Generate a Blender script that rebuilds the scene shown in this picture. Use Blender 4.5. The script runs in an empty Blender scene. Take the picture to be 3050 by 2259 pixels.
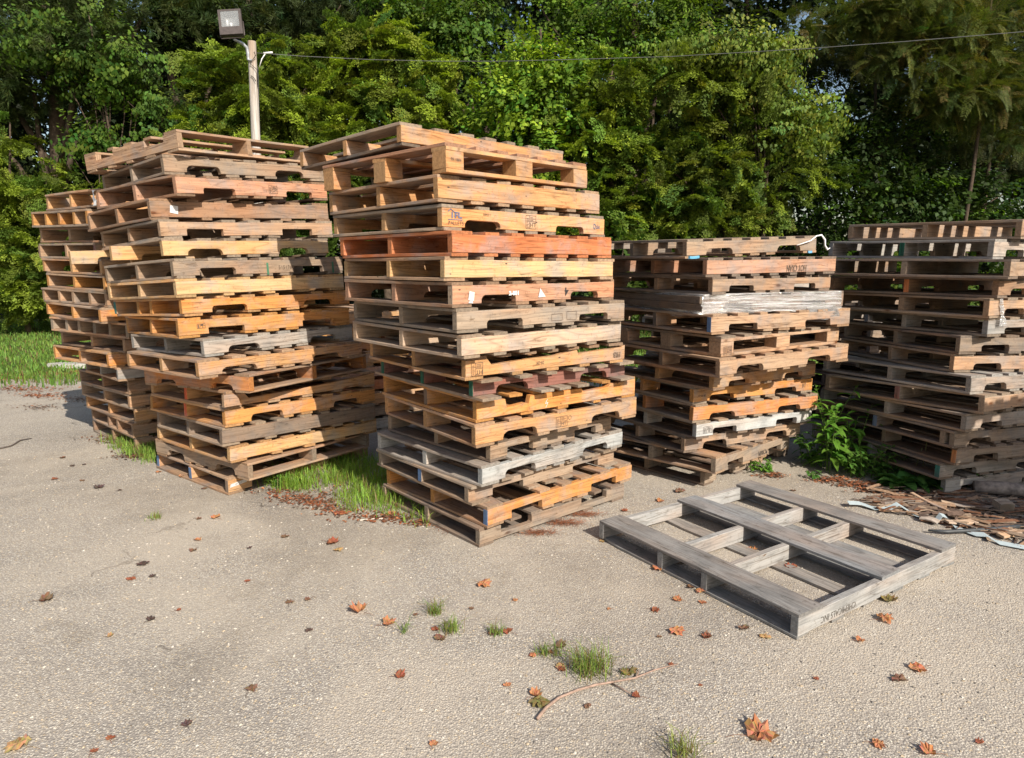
import bpy, math, random
import numpy as np
from mathutils import Vector, Matrix
from mathutils.geometry import tessellate_polygon

R = math.radians
scene = bpy.context.scene
COL = scene.collection
rng = random.Random(7)

# ------------------------------------------------------------------ camera
CAM_H = 1.55
FPX = 2050.0
PITCH = math.atan((1129.5 - 778.0) / FPX)
cam_data = bpy.data.cameras.new('camera')
cam = bpy.data.objects.new('camera', cam_data)
COL.objects.link(cam)
cam.location = (0, 0, CAM_H)
cam.rotation_euler = (math.pi / 2 - PITCH, 0, 0)
cam_data.sensor_width = 36.0
cam_data.lens = 36.0 * FPX / 3050.0
cam_data.clip_start = 0.05
cam_data.clip_end = 400
scene.camera = cam


def ray(px, py):
    u = (px - 1525) / FPX
    v = -(py - 1129.5) / FPX
    return Vector((u, math.cos(PITCH) + v * math.sin(PITCH), -math.sin(PITCH) + v * math.cos(PITCH)))


def ground(px, py, z=0.0):
    r = ray(px, py)
    t = (z - CAM_H) / r.z
    return Vector((0, 0, CAM_H)) + r * t


def at(px, py, Y):
    r = ray(px, py)
    return Vector((0, 0, CAM_H)) + r * (Y / r.y)


# ------------------------------------------------------------------ world and sun
SUN_AZ = Vector((0.53, -0.848, 0))
SUN_EL = R(35.5)
world = bpy.data.worlds.new('World')
scene.world = world
world.use_nodes = True
wn = world.node_tree.nodes
wl = world.node_tree.links
wn.clear()
sky = wn.new('ShaderNodeTexSky')
sky.sky_type = 'NISHITA'
sky.sun_disc = False
sky.sun_elevation = SUN_EL
sky.sun_rotation = math.atan2(SUN_AZ.x, SUN_AZ.y)
sky.air_density = 1.2
sky.dust_density = 2.0
bg = wn.new('ShaderNodeBackground')
bg.inputs['Strength'].default_value = 0.095
wo = wn.new('ShaderNodeOutputWorld')
wl.new(sky.outputs[0], bg.inputs[0])
wl.new(bg.outputs[0], wo.inputs[0])
sun_d = bpy.data.lights.new('sun', 'SUN')
sun_d.energy = 4.9
sun_d.angle = R(0.5)
sun_d.color = (1.0, 0.93, 0.82)
sun = bpy.data.objects.new('sun', sun_d)
COL.objects.link(sun)
sdir = Vector((SUN_AZ.x * math.cos(SUN_EL), SUN_AZ.y * math.cos(SUN_EL), math.sin(SUN_EL)))
sun.rotation_euler = sdir.to_track_quat('Z', 'Y').to_euler()
sun.location = sdir * 30
scene.view_settings.view_transform = 'Standard'
scene.view_settings.look = 'None'
scene.view_settings.exposure = 0.56
scene.view_settings.gamma = 1.0
scene.render.engine = 'CYCLES'
scene.cycles.max_bounces = 6
scene.cycles.transparent_max_bounces = 12


# ------------------------------------------------------------------ node helpers
class NT:
    def __init__(s, name):
        s.m = bpy.data.materials.new(name)
        s.m.use_nodes = True
        s.t = s.m.node_tree
        s.t.nodes.clear()
        s.out = s.t.nodes.new('ShaderNodeOutputMaterial')

    def n(s, kind, **kw):
        x = s.t.nodes.new('ShaderNode' + kind)
        for k, v in kw.items():
            if k in x.inputs.keys():
                x.inputs[k].default_value = v
            else:
                setattr(x, k, v)
        return x

    def l(s, a, b):
        s.t.links.new(a, b)

    def noise(s, vec, scale, detail=3, rough=0.55, dist=0.0):
        x = s.n('TexNoise')
        x.inputs['Scale'].default_value = scale
        x.inputs['Detail'].default_value = detail
        x.inputs['Roughness'].default_value = rough
        x.inputs['Distortion'].default_value = dist
        if vec is not None:
            s.l(vec, x.inputs['Vector'])
        return x.outputs[0]

    def ramp(s, fac, stops, interp='LINEAR'):
        x = s.n('ValToRGB')
        x.color_ramp.interpolation = interp
        e = x.color_ramp.elements
        while len(e) < len(stops):
            e.new(0.5)
        for i, (p, c) in enumerate(stops):
            e[i].position = p
            if not hasattr(c, '__len__'):
                c = (c, c, c)
            e[i].color = (c[0], c[1], c[2], 1)
        s.l(fac, x.inputs[0])
        return x.outputs[0]

    def mix(s, fac, a, b, mode='MIX'):
        x = s.n('MixRGB', blend_type=mode)
        for i, v in enumerate((fac, a, b)):
            if isinstance(v, bpy.types.NodeSocket):
                s.l(v, x.inputs[i])
            elif hasattr(v, '__len__'):
                x.inputs[i].default_value = (v[0], v[1], v[2], 1)
            else:
                x.inputs[i].default_value = v if i == 0 else (v, v, v, 1)
        return x.outputs[0]

    def math(s, op, a, b=0.0, c=0.0):
        x = s.n('Math', operation=op)
        for i, v in enumerate((a, b, c)):
            if isinstance(v, bpy.types.NodeSocket):
                s.l(v, x.inputs[i])
            else:
                x.inputs[i].default_value = v
        return x.outputs[0]

    def mapping(s, vec, scale=(1, 1, 1), loc=(0, 0, 0)):
        x = s.n('Mapping')
        x.inputs['Scale'].default_value = scale
        x.inputs['Location'].default_value = loc
        s.l(vec, x.inputs['Vector'])
        return x.outputs[0]

    def bump(s, h, strength, dist):
        x = s.n('Bump')
        x.inputs['Strength'].default_value = strength
        x.inputs['Distance'].default_value = dist
        s.l(h, x.inputs['Height'])
        return x.outputs[0]

    def bsdf(s, color, rough=0.8, normal=None, spec=0.3, metallic=0.0):
        x = s.n('BsdfPrincipled')
        for k, v in (('Base Color', color), ('Roughness', rough), ('Metallic', metallic), ('Specular IOR Level', spec)):
            if isinstance(v, bpy.types.NodeSocket):
                s.l(v, x.inputs[k])
            elif hasattr(v, '__len__'):
                x.inputs[k].default_value = (v[0], v[1], v[2], 1)
            else:
                x.inputs[k].default_value = v
        if normal is not None:
            s.l(normal, x.inputs['Normal'])
        s.l(x.outputs[0], s.out.inputs[0])
        return x


def mat_wood():
    t = NT('wood')
    uv = t.n('UVMap').outputs[0]
    pos = t.n('NewGeometry').outputs['Position']
    at_ = t.n('Attribute', attribute_name='Col')
    base, alpha = at_.outputs['Color'], at_.outputs['Alpha']
    # long fibres
    g1 = t.noise(t.mapping(uv, (4, 95, 1)), 1.0, 5, 0.65)
    g1r = t.ramp(g1, [(0.30, 0.62), (0.52, 0.98), (0.75, 1.14)])
    # growth rings as distorted bands
    w = t.noise(t.mapping(uv, (0.9, 7.5, 1)), 1.0, 2, 0.5, 0.4)
    ringp = t.math('FRACT', t.math('MULTIPLY', w, 11.0))
    ringr = t.ramp(ringp, [(0.0, 0.70), (0.22, 1.03), (0.8, 1.07), (1.0, 0.70)])
    c = t.mix(0.75, base, t.mix(1.0, base, g1r, 'MULTIPLY'))
    c = t.mix(0.7, c, t.mix(1.0, c, ringr, 'MULTIPLY'))
    # warm variation along the board
    wv = t.noise(t.mapping(uv, (1.7, 5, 1)), 1.0, 2)
    c = t.mix(t.ramp(wv, [(0.42, 0.0), (0.7, 0.55)]), c, t.mix(1.0, c, (1.12, 0.80, 0.60), 'MULTIPLY'))
    # knots
    vo = t.n('TexVoronoi', feature='F1')
    vo.inputs['Scale'].default_value = 1.0
    t.l(t.mapping(uv, (3.1, 8.0, 1)), vo.inputs['Vector'])
    kn = t.ramp(vo.outputs['Distance'], [(0.05, 1.0), (0.085, 0.35), (0.15, 0.0)])
    knm = t.math('MULTIPLY', kn, t.math('GREATER_THAN', t.noise(t.mapping(uv, (1.3, 2.1, 1)), 1.0, 0), 0.52))
    c = t.mix(knm, c, t.mix(1.0, c, (0.45, 0.30, 0.20), 'MULTIPLY'))
    # stains and greying of old timber
    st = t.noise(pos, 5.5, 5, 0.62)
    stm = t.ramp(st, [(0.45, 0.0), (0.66, 0.8)])
    hsv = t.n('HueSaturation')
    hsv.inputs['Saturation'].default_value = 0.45
    hsv.inputs['Value'].default_value = 0.66
    t.l(c, hsv.inputs['Color'])
    c = t.mix(stm, c, hsv.outputs[0])
    sp = t.ramp(t.noise(pos, 48, 3, 0.7), [(0.34, 0.45), (0.42, 0.0)])
    c = t.mix(sp, c, t.mix(1.0, c, (0.52, 0.47, 0.42), 'MULTIPLY'))
    # streaky grime across the board face
    gr = t.ramp(t.noise(t.mapping(uv, (2.2, 30, 1)), 1.0, 4, 0.7), [(0.52, 0.0), (0.72, 0.6)])
    c = t.mix(gr, c, t.mix(1.0, c, (0.66, 0.61, 0.56), 'MULTIPLY'))
    ck = t.math('ABSOLUTE', t.math('SUBTRACT', t.noise(t.mapping(uv, (1.1, 26, 1)), 1.0, 3, 0.5), 0.5))
    ckm = t.math('MULTIPLY', t.ramp(ck, [(0.0, 0.7), (0.006, 0.55), (0.013, 0.0)]), t.math('GREATER_THAN', t.noise(t.mapping(uv, (1.6, 3, 1), (3, 3, 0)), 1.0, 1), 0.50))
    c = t.mix(ckm, c, t.mix(1.0, c, (0.40, 0.33, 0.27), 'MULTIPLY'))
    # nail stains
    vn = t.n('TexVoronoi', feature='F1')
    vn.inputs['Scale'].default_value = 1.0
    vn.inputs['Randomness'].default_value = 0.7
    t.l(t.mapping(uv, (9, 20, 1)), vn.inputs['Vector'])
    nlm = t.math('MULTIPLY', t.ramp(vn.outputs['Distance'], [(0.05, 1.0), (0.09, 0.0)]), t.math('GREATER_THAN', t.noise(t.mapping(uv, (5, 5, 1)), 1.0, 0), 0.56))
    c = t.mix(nlm, c, (0.05, 0.035, 0.028))
    # end grain
    eg = t.noise(t.mapping(uv, (60, 60, 1)), 1.0, 4, 0.7)
    ec = t.mix(1.0, base, t.ramp(eg, [(0.3, 0.45), (0.7, 0.92)]), 'MULTIPLY')
    c = t.mix(alpha, ec, c)
    h = t.math('ADD', t.math('MULTIPLY', g1, 0.8), t.math('MULTIPLY', ringp, 0.12))
    h = t.math('ADD', h, t.math('MULTIPLY', t.noise(pos, 160, 3, 0.7), 0.35))
    t.bsdf(c, 0.82, t.bump(h, 0.55, 0.0022), 0.22)
    return t.m


def mat_plain(name, color, rough=0.7, spec=0.3, metallic=0.0, var=0.25, scale=8.0, bump=0.0):
    t = NT(name)
    pos = t.n('NewGeometry').outputs['Position']
    nz = t.noise(pos, scale, 4, 0.6)
    c = t.mix(1.0, color, t.ramp(nz, [(0.3, 1 - var), (0.7, 1 + var * 0.4)]), 'MULTIPLY')
    nrm = t.bump(t.noise(pos, scale * 6, 3), bump, 0.003) if bump else None
    t.bsdf(c, rough, nrm, spec, metallic)
    return t.m


def mat_leaf(name, trans=0.38, rough=0.6, spec=0.2):
    t = NT(name)
    a = t.n('Attribute', attribute_name='Col')
    d = t.n('BsdfPrincipled')
    t.l(a.outputs['Color'], d.inputs['Base Color'])
    d.inputs['Roughness'].default_value = rough
    d.inputs['Specular IOR Level'].default_value = spec
    tr = t.n('BsdfTranslucent')
    t.l(t.mix(1.0, a.outputs['Color'], (1.25, 1.3, 0.5), 'MULTIPLY'), tr.inputs['Color'])
    mx = t.n('MixShader')
    mx.inputs[0].default_value = trans
    t.l(d.outputs[0], mx.inputs[1])
    t.l(tr.outputs[0], mx.inputs[2])
    t.l(mx.outputs[0], t.out.inputs[0])
    return t.m


def mat_attr(name, rough=0.8, spec=0.25, nscale=60):
    t = NT(name)
    a = t.n('Attribute', attribute_name='Col')
    pos = t.n('NewGeometry').outputs['Position']
    nz = t.noise(pos, nscale, 3)
    c = t.mix(1.0, a.outputs['Color'], t.ramp(nz, [(0.3, 0.6), (0.7, 1.15)]), 'MULTIPLY')
    t.bsdf(c, rough, t.bump(nz, 0.4, 0.004), spec)
    return t.m


def mat_asphalt():
    t = NT('weathered_asphalt')
    pos = t.n('NewGeometry').outputs['Position']
    # aggregate stones
    v = t.n('TexVoronoi', feature='F1')
    v.inputs['Scale'].default_value = 135
    v.inputs['Randomness'].default_value = 1.0
    t.l(pos, v.inputs['Vector'])
    sep = t.n('SeparateColor')
    t.l(v.outputs['Color'], sep.inputs[0])
    stone = t.ramp(sep.outputs[0], [(0.0, (0.22, 0.190, 0.160)), (0.22, (0.33, 0.290, 0.240)), (0.55, (0.47, 0.420, 0.348)),
                                    (0.90, (0.56, 0.51, 0.43)), (1.0, (0.66, 0.62, 0.54))])
    warm = t.ramp(sep.outputs[1], [(0.80, (1, 1, 1)), (0.95, (1.10, 0.96, 0.74))])
    stone = t.mix(1.0, stone, warm, 'MULTIPLY')
    edge = t.ramp(v.outputs['Distance'], [(0.30, 0.0), (0.62, 1.0)])
    c = t.mix(edge, stone, (0.27, 0.24, 0.21))
    # second coarser aggregate
    v2 = t.n('TexVoronoi', feature='F1')
    v2.inputs['Scale'].default_value = 62
    t.l(pos, v2.inputs['Vector'])
    sep2 = t.n('SeparateColor')
    t.l(v2.outputs['Color'], sep2.inputs[0])
    big = t.math('MULTIPLY', t.math('GREATER_THAN', sep2.outputs[0], 0.93), t.ramp(v2.outputs['Distance'], [(0.24, 1.0), (0.34, 0.0)]))
    c = t.mix(big, c, t.ramp(sep2.outputs[1], [(0.0, (0.20, 0.18, 0.16)), (0.5, (0.44, 0.39, 0.32)), (1.0, (0.62, 0.59, 0.54))]))
    # fine hairline cracks
    vc = t.n('TexVoronoi', feature='DISTANCE_TO_EDGE')
    vc.inputs['Scale'].default_value = 0.55
    wob = t.n('VectorMath', operation='ADD')
    nzv = t.n('TexNoise')
    nzv.inputs['Scale'].default_value = 3.0
    nzv.inputs['Detail'].default_value = 5
    t.l(pos, nzv.inputs['Vector'])
    t.l(pos, wob.inputs[0])
    t.l(nzv.outputs['Color'], wob.inputs[1])
    t.l(wob.outputs[0], vc.inputs['Vector'])
    crk = t.math('MULTIPLY', t.ramp(vc.outputs['Distance'], [(0.0, 1.0), (0.004, 0.6), (0.008, 0.0)]), t.math('GREATER_THAN', t.noise(pos, 0.8, 2), 0.55))
    c = t.mix(crk, c, (0.10, 0.085, 0.07))
    # sand dust and dark damp patches
    n1 = t.noise(pos, 0.9, 5, 0.6, 0.6)
    c = t.mix(t.ramp(n1, [(0.40, 0.0), (0.64, 0.55)]), c, (0.47, 0.405, 0.325))
    n2 = t.noise(t.mapping(pos, (1, 1, 1), (7, 3, 0)), 0.62, 6, 0.62, 0.8)
    c = t.mix(t.ramp(n2, [(0.48, 0.0), (0.64, 0.50)]), c, t.mix(1.0, c, (0.55, 0.535, 0.52), 'MULTIPLY'))
    n3 = t.noise(t.mapping(pos, (1, 1, 1), (1, 9, 0)), 2.6, 5, 0.7, 0.5)
    c = t.mix(t.ramp(n3, [(0.58, 0.0), (0.72, 0.4)]), c, t.mix(1.0, c, (0.60, 0.57, 0.52), 'MULTIPLY'))
    h = t.math('SUBTRACT', 1.0, v.outputs['Distance'])
    h = t.math('ADD', h, t.math('MULTIPLY', sep.outputs[2], 0.7))
    h = t.math('ADD', h, t.math('MULTIPLY', t.noise(pos, 28, 3), 0.6))
    t.bsdf(c, 0.9, t.bump(h, 0.75, 0.0042), 0.2)
    return t.m


def mat_soil():
    t = NT('soil')
    pos = t.n('NewGeometry').outputs['Position']
    n1 = t.noise(pos, 3.0, 6, 0.65)
    c = t.ramp(n1, [(0.3, (0.045, 0.06, 0.018)), (0.5, (0.07, 0.10, 0.025)), (0.7, (0.13, 0.10, 0.05))])
    t.bsdf(c, 0.95, t.bump(t.noise(pos, 40, 4), 0.8, 0.02), 0.1)
    return t.m


def mat_post():
    t = NT('weathered_post_wood')
    tc = t.n('TexCoord').outputs['Object']
    n1 = t.noise(t.mapping(tc, (40, 40, 1.6)), 1.0, 5, 0.65)
    c = t.ramp(n1, [(0.3, (0.20, 0.17, 0.15)), (0.5, (0.40, 0.36, 0.32)), (0.7, (0.52, 0.49, 0.46))])
    n2 = t.noise(t.mapping(tc, (9, 9, 1.2)), 1.0, 3)
    c = t.mix(t.ramp(n2, [(0.5, 0.0), (0.7, 0.6)]), c, (0.30, 0.20, 0.13))
    t.bsdf(c, 0.85, t.bump(n1, 0.6, 0.01), 0.2)
    return t.m


def mat_wrap():
    t = NT('clear_stretch_film')
    uv = t.n('UVMap').outputs[0]
    pos = t.n('NewGeometry').outputs['Position']
    cr = t.noise(t.mapping(uv, (2.5, 70, 1)), 1.0, 5, 0.7, 0.6)
    cr2 = t.noise(pos, 45, 4, 0.7, 0.5)
    h = t.math('ADD', cr, t.math('MULTIPLY', cr2, 0.8))
    nrm = t.bump(h, 1.0, 0.02)
    gl = t.n('BsdfGlossy')
    gl.inputs['Roughness'].default_value = 0.12
    gl.inputs['Color'].default_value = (0.95, 0.95, 0.95, 1)
    t.l(nrm, gl.inputs['Normal'])
    df = t.n('BsdfDiffuse')
    df.inputs['Color'].default_value = (0.85, 0.83, 0.80, 1)
    t.l(nrm, df.inputs['Normal'])
    tr = t.n('BsdfTransparent')
    tr.inputs['Color'].default_value = (0.93, 0.93, 0.93, 1)
    m1 = t.n('MixShader')
    m1.inputs[0].default_value = 0.5
    t.l(gl.outputs[0], m1.inputs[1])
    t.l(df.outputs[0], m1.inputs[2])
    m2 = t.n('MixShader')
    t.l(t.ramp(cr, [(0.40, 0.22), (0.58, 0.88)]), m2.inputs[0])
    t.l(tr.outputs[0], m2.inputs[1])
    t.l(m1.outputs[0], m2.inputs[2])
    t.l(m2.outputs[0], t.out.inputs[0])
    return t.m


def mat_glass():
    t = NT('lamp_glass')
    b = t.bsdf((0.55, 0.57, 0.58), 0.08, None, 0.9)
    b.inputs['Alpha'].default_value = 0.18
    return t.m


M = dict(
    wood=mat_wood(), asphalt=mat_asphalt(), soil=mat_soil(), post=mat_post(), wrap=mat_wrap(), glass=mat_glass(),
    leaf=mat_leaf('leaf_surface'), needle=mat_leaf('needle_surface', 0.15, 0.6, 0.2), grass=mat_leaf('grass_surface', 0.4, 0.5, 0.25),
    dry=mat_leaf('dry_leaf_surface', 0.2, 0.65, 0.2), debris=mat_attr('bark_debris'),
    bark=mat_plain('tree_bark', (0.085, 0.062, 0.045), 0.9, 0.15, 0, 0.5, 14, 0.7),
    ink=mat_plain('stencil_ink', (0.045, 0.04, 0.04), 0.8, 0.2, 0, 0.4, 90),
    fadedink=mat_plain('faded_ink', (0.16, 0.11, 0.08), 0.8, 0.2, 0, 0.5, 90),
    blueink=mat_plain('blue_stencil_ink', (0.10, 0.14, 0.24), 0.8, 0.2, 0, 0.4, 90),
    white=mat_plain('white_paper_label', (0.62, 0.61, 0.60), 0.6, 0.3, 0, 0.25, 60),
    yellow=mat_plain('yellow_paper_label', (0.78, 0.66, 0.03), 0.6, 0.3, 0, 0.1, 20),
    housing=mat_plain('brown_lamp_housing', (0.075, 0.06, 0.055), 0.5, 0.4, 0.2, 0.3, 20),
    reflector=mat_plain('lamp_reflector', (0.16, 0.165, 0.165), 0.4, 0.5, 0.6, 0.25, 30),
    galv=mat_plain('galvanised_metal', (0.45, 0.47, 0.50), 0.45, 0.5, 0.6, 0.25, 20),
    cable=mat_plain('black_cable', (0.03, 0.03, 0.03), 0.6, 0.3),
    steelwire=mat_plain('steel_wire', (0.14, 0.14, 0.135), 0.6, 0.3, 0.1),
    strip=mat_plain('pale_plastic_strip', (0.42, 0.49, 0.51), 0.5, 0.4, 0, 0.2, 12),
    hose=mat_plain('black_hose', (0.05, 0.055, 0.06), 0.5, 0.4, 0, 0.4, 20),
    blue=mat_plain('blue_tarpaulin', (0.02, 0.22, 0.62), 0.5, 0.4, 0, 0.2, 12),
    concrete=mat_plain('pale_concrete', (0.42, 0.40, 0.36), 0.9, 0.2, 0, 0.3, 8, 0.5),
    nail=mat_plain('nail_steel', (0.10, 0.085, 0.075), 0.6, 0.4, 0.5),
    strapgreen=mat_plain('green_strap_paint', (0.06, 0.17, 0.10), 0.7, 0.2),
    palerink=mat_plain('worn_ink', (0.13, 0.115, 0.10), 0.8, 0.2, 0, 0.4, 90),
    string=mat_plain('white_strap', (0.75, 0.74, 0.73), 0.6, 0.3, 0, 0.1),
    log=mat_plain('birch_bark', (0.33, 0.27, 0.23), 0.85, 0.2, 0, 0.6, 22, 0.6),
)


# ------------------------------------------------------------------ mesh helpers
class MB:
    """collects faces with uv and colour and links them as one mesh object"""

    def __init__(s):
        s.v, s.f, s.uv, s.c = [], [], [], []

    def face(s, idx, uvs, col):
        s.f.append(idx)
        s.uv.extend(uvs)
        s.c.extend([col] * len(idx))

    def board(s, mat, L, W, T, col, r, bow=0.003, ch=0.002, chip=True):
        """board: length along x, width y, thickness z, from the local origin, placed by matrix mat"""
        n = max(3, int(L / 0.14))
        b = r.uniform(-bow, bow)
        side = r.uniform(-bow, bow) * 0.7
        du, dv = r.uniform(0, 50), r.uniform(0, 50)
        i0 = len(s.v)
        x0, x1 = r.uniform(0, 0.004), L - r.uniform(0, 0.004)
        sk0, sk1 = r.uniform(-.004, .004), r.uniform(-.004, .004)
        per = [0, ch, W - ch, W, W + T, W + T + ch, 2 * W + T, 2 * W + 2 * T]
        tp = r.random() < 0.3
        for i in range(n + 1):
            t = i / n
            x = x0 + (x1 - x0) * t
            dz = b * math.sin(math.pi * t)
            dy = side * math.sin(math.pi * t)
            e = [r.uniform(-.0011, .0011) for _ in range(4)]
            w0, w1 = e[0], W + e[1]
            if chip and i in (0, n) and r.random() < 0.22:
                if r.random() < 0.5:
                    w0 += r.uniform(.006, .02)
                else:
                    w1 -= r.uniform(.006, .02)
            z0, z1 = e[2] * .5, T + e[3] * .5
            sk = sk0 if i == 0 else (sk1 if i == n else 0)
            for (y, z, q) in ((w0, z0 + ch, 0), (w0 + ch, z0, 0), (w1 - ch, z0, 1), (w1, z0 + ch, 1),
                              (w1, z1 - ch, 1), (w1 - ch, z1, 1), (w0 + ch, z1, 0), (w0, z1 - ch, 0)):
                s.v.append(mat @ Vector((x + (sk if q else -sk), y + dy, z + dz)))
        for i in range(n):
            a = i0 + i * 8
            ua, ub = du + (x1 - x0) * i / n, du + (x1 - x0) * (i + 1) / n
            for k in range(8):
                k2 = (k + 1) % 8
                va, vb = dv + per[k], dv + (per[k + 1] if k < 7 else per[7] + ch)
                s.face((a + k, a + k2, a + 8 + k2, a + 8 + k)[::-1], ((ua, va), (ua, vb), (ub, vb), (ub, va))[::-1], (*col, 1))
        yz = ((0, ch), (ch, 0), (W - ch, 0), (W, ch), (W, T - ch), (W - ch, T), (ch, T), (0, T - ch))
        s.face(tuple(i0 + k for k in range(8)), [(du + y, dv + z) for y, z in yz], (*col, 0))
        s.face(tuple(i0 + n * 8 + k for k in range(8))[::-1], [(du + 9 + y, dv + z) for y, z in yz[::-1]], (*col, 0))

    def extrude(s, mat, prof, T, col, r, ch=0.0022, jit=0.0012, endcol=None):
        """polygon profile (x, z) counter-clockwise seen from -y, extruded along y by T"""
        p = []
        m = len(prof)
        for i in range(m):
            a, b = prof[i], prof[(i + 1) % m]
            d = math.hypot(b[0] - a[0], b[1] - a[1])
            k = max(1, int(d / 0.13))
            for j in range(k):
                q = j / k
                p.append((a[0] + (b[0] - a[0]) * q + r.uniform(-jit, jit), a[1] + (b[1] - a[1]) * q + r.uniform(-jit, jit)))
        m = len(p)
        ins = []
        for i in range(m):
            a, b, c = Vector(p[i - 1]), Vector(p[i]), Vector(p[(i + 1) % m])
            d1, d2 = (b - a), (c - b)
            if d1.length < 1e-6 or d2.length < 1e-6:
                ins.append(b.copy())
                continue
            d1.normalize()
            d2.normalize()
            n1, n2 = Vector((-d1.y, d1.x)), Vector((-d2.y, d2.x))
            nn = n1 + n2
            if nn.length < 0.3:
                nn = n1
            nn = nn.normalized()
            ins.append(b + nn * ch)
        i0 = len(s.v)
        bw = r.uniform(-.0012, .0012)
        xm = max(q[0] for q in p)
        for ring, y in ((ins, 0), (p, ch), (p, T - ch), (ins, T)):
            for q in ring:
                s.v.append(mat @ Vector((q[0], y + bw * math.sin(math.pi * q[0] / xm), q[1])))
        du, dv = r.uniform(0, 50), r.uniform(0, 50)
        tess = tessellate_polygon([[Vector((q[0], q[1], 0)) for q in p]])
        for tri in tess:
            t = list(tri)
            q0, q1, q2 = (p[k] for k in t)
            ar = (q1[0] - q0[0]) * (q2[1] - q0[1]) - (q1[1] - q0[1]) * (q2[0] - q0[0])
            if ar < 0:
                t = t[::-1]
            s.face(tuple(i0 + k for k in t), [(du + p[k][0], dv + p[k][1]) for k in t], (*col, 1))
            s.face(tuple(i0 + 3 * m + k for k in t[::-1]), [(du + 5 + p[k][0], dv + 3 + p[k][1]) for k in t[::-1]], (*col, 1))
        per = 0
        for i in range(m):
            j = (i + 1) % m
            d = math.hypot(p[j][0] - p[i][0], p[j][1] - p[i][1])
            horiz = abs(p[j][0] - p[i][0]) > abs(p[j][1] - p[i][1])
            ends = (min(p[i][0], p[j][0]) < 0.01 or max(p[i][0], p[j][0]) > xm - 0.01) and not horiz
            cc = (*(endcol if (ends and endcol) else col), 0.0 if (ends and not endcol) else 1.0)
            for k, (ya, yb) in enumerate(((0, ch), (ch, T - ch), (T - ch, T))):
                a = i0 + k * m
                if horiz:
                    uvs = ((du + p[i][0], dv + .3 + ya), (du + p[i][0], dv + .3 + yb), (du + p[j][0], dv + .3 + yb), (du + p[j][0], dv + .3 + ya))
                else:
                    uvs = ((du + per, dv + ya), (du + per, dv + yb), (du + per + d, dv + yb), (du + per + d, dv + ya))
                s.face((a + i, a + m + i, a + m + j, a + j), uvs, cc)
            per += d

    def tube(s, pts, rad, col=(0.5, 0.5, 0.5), sides=8, cap=True):
        pts = [Vector(q) for q in pts]
        i0 = len(s.v)
        n = len(pts)
        rads = rad if hasattr(rad, '__len__') else [rad] * n
        up = Vector((0.123, 0.31, 0.94)).normalized()
        for i, q in enumerate(pts):
            d = (pts[min(i + 1, n - 1)] - pts[max(i - 1, 0)]).normalized()
            a = d.cross(up)
            if a.length < 0.05:
                a = d.cross(Vector((1, 0, 0)))
            a.normalize()
            b = d.cross(a)
            for k in range(sides):
                an = 2 * math.pi * k / sides
                s.v.append(q + (a * math.cos(an) + b * math.sin(an)) * rads[i])
        for i in range(n - 1):
            for k in range(sides):
                k2 = (k + 1) % sides
                a = i0 + i * sides
                s.face((a + k, a + k2, a + sides + k2, a + sides + k), ((i, k / sides), (i, (k + 1) / sides), (i + 1, (k + 1) / sides), (i + 1, k / sides)), (*col, 1))
        if cap:
            s.face(tuple(i0 + k for k in range(sides))[::-1], [(0, 0)] * sides, (*col, 0))
            s.face(tuple(i0 + (n - 1) * sides + k for k in range(sides)), [(0, 0)] * sides, (*col, 0))

    def box(s, mat, x0, x1, y0, y1, z0, z1, col=(.5, .5, .5), bevel=0.0):
        i0 = len(s.v)
        for z in (z0, z1):
            for (x, y) in ((x0, y0), (x1, y0), (x1, y1), (x0, y1)):
                s.v.append(mat @ Vector((x, y, z)))
        for q in ((3, 2, 1, 0), (4, 5, 6, 7), (0, 1, 5, 4), (1, 2, 6, 5), (2, 3, 7, 6), (3, 0, 4, 7)):
            s.face(tuple(i0 + k for k in q), ((0, 0), (1, 0), (1, 1), (0, 1)), (*col, 1))

    def build(s, name, mat, parent=None, bevel=0.0, smooth=False, flip=False):
        me = bpy.data.meshes.new(name)
        me.from_pydata([tuple(v) for v in s.v], [], s.f)
        uvl = me.uv_layers.new(name='UVMap')
        uvl.data.foreach_set('uv', np.array(s.uv, dtype=np.float32).ravel())
        ca = me.color_attributes.new('Col', 'FLOAT_COLOR', 'CORNER')
        ca.data.foreach_set('color', np.array(s.c, dtype=np.float32).ravel())
        if flip:
            me.flip_normals()
        if smooth:
            me.polygons.foreach_set('use_smooth', [True] * len(me.polygons))
        me.materials.append(mat)
        o = bpy.data.objects.new(name, me)
        COL.objects.link(o)
        if parent is not None:
            o.parent = parent
        if bevel:
            bv = o.modifiers.new('Bevel', 'BEVEL')
            bv.width = bevel
            bv.segments = 2
            bv.limit_method = 'ANGLE'
        me.update()
        return o


def tag(o, label=None, cat=None, group=None, kind=None):
    if label:
        o['label'] = label
    if cat:
        o['category'] = cat
    if group:
        o['group'] = group
    if kind:
        o['kind'] = kind
    return o


def empty(name, mat):
    o = bpy.data.objects.new(name, None)
    o.empty_display_size = 0.1
    COL.objects.link(o)
    o.matrix_world = mat
    return o


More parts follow.
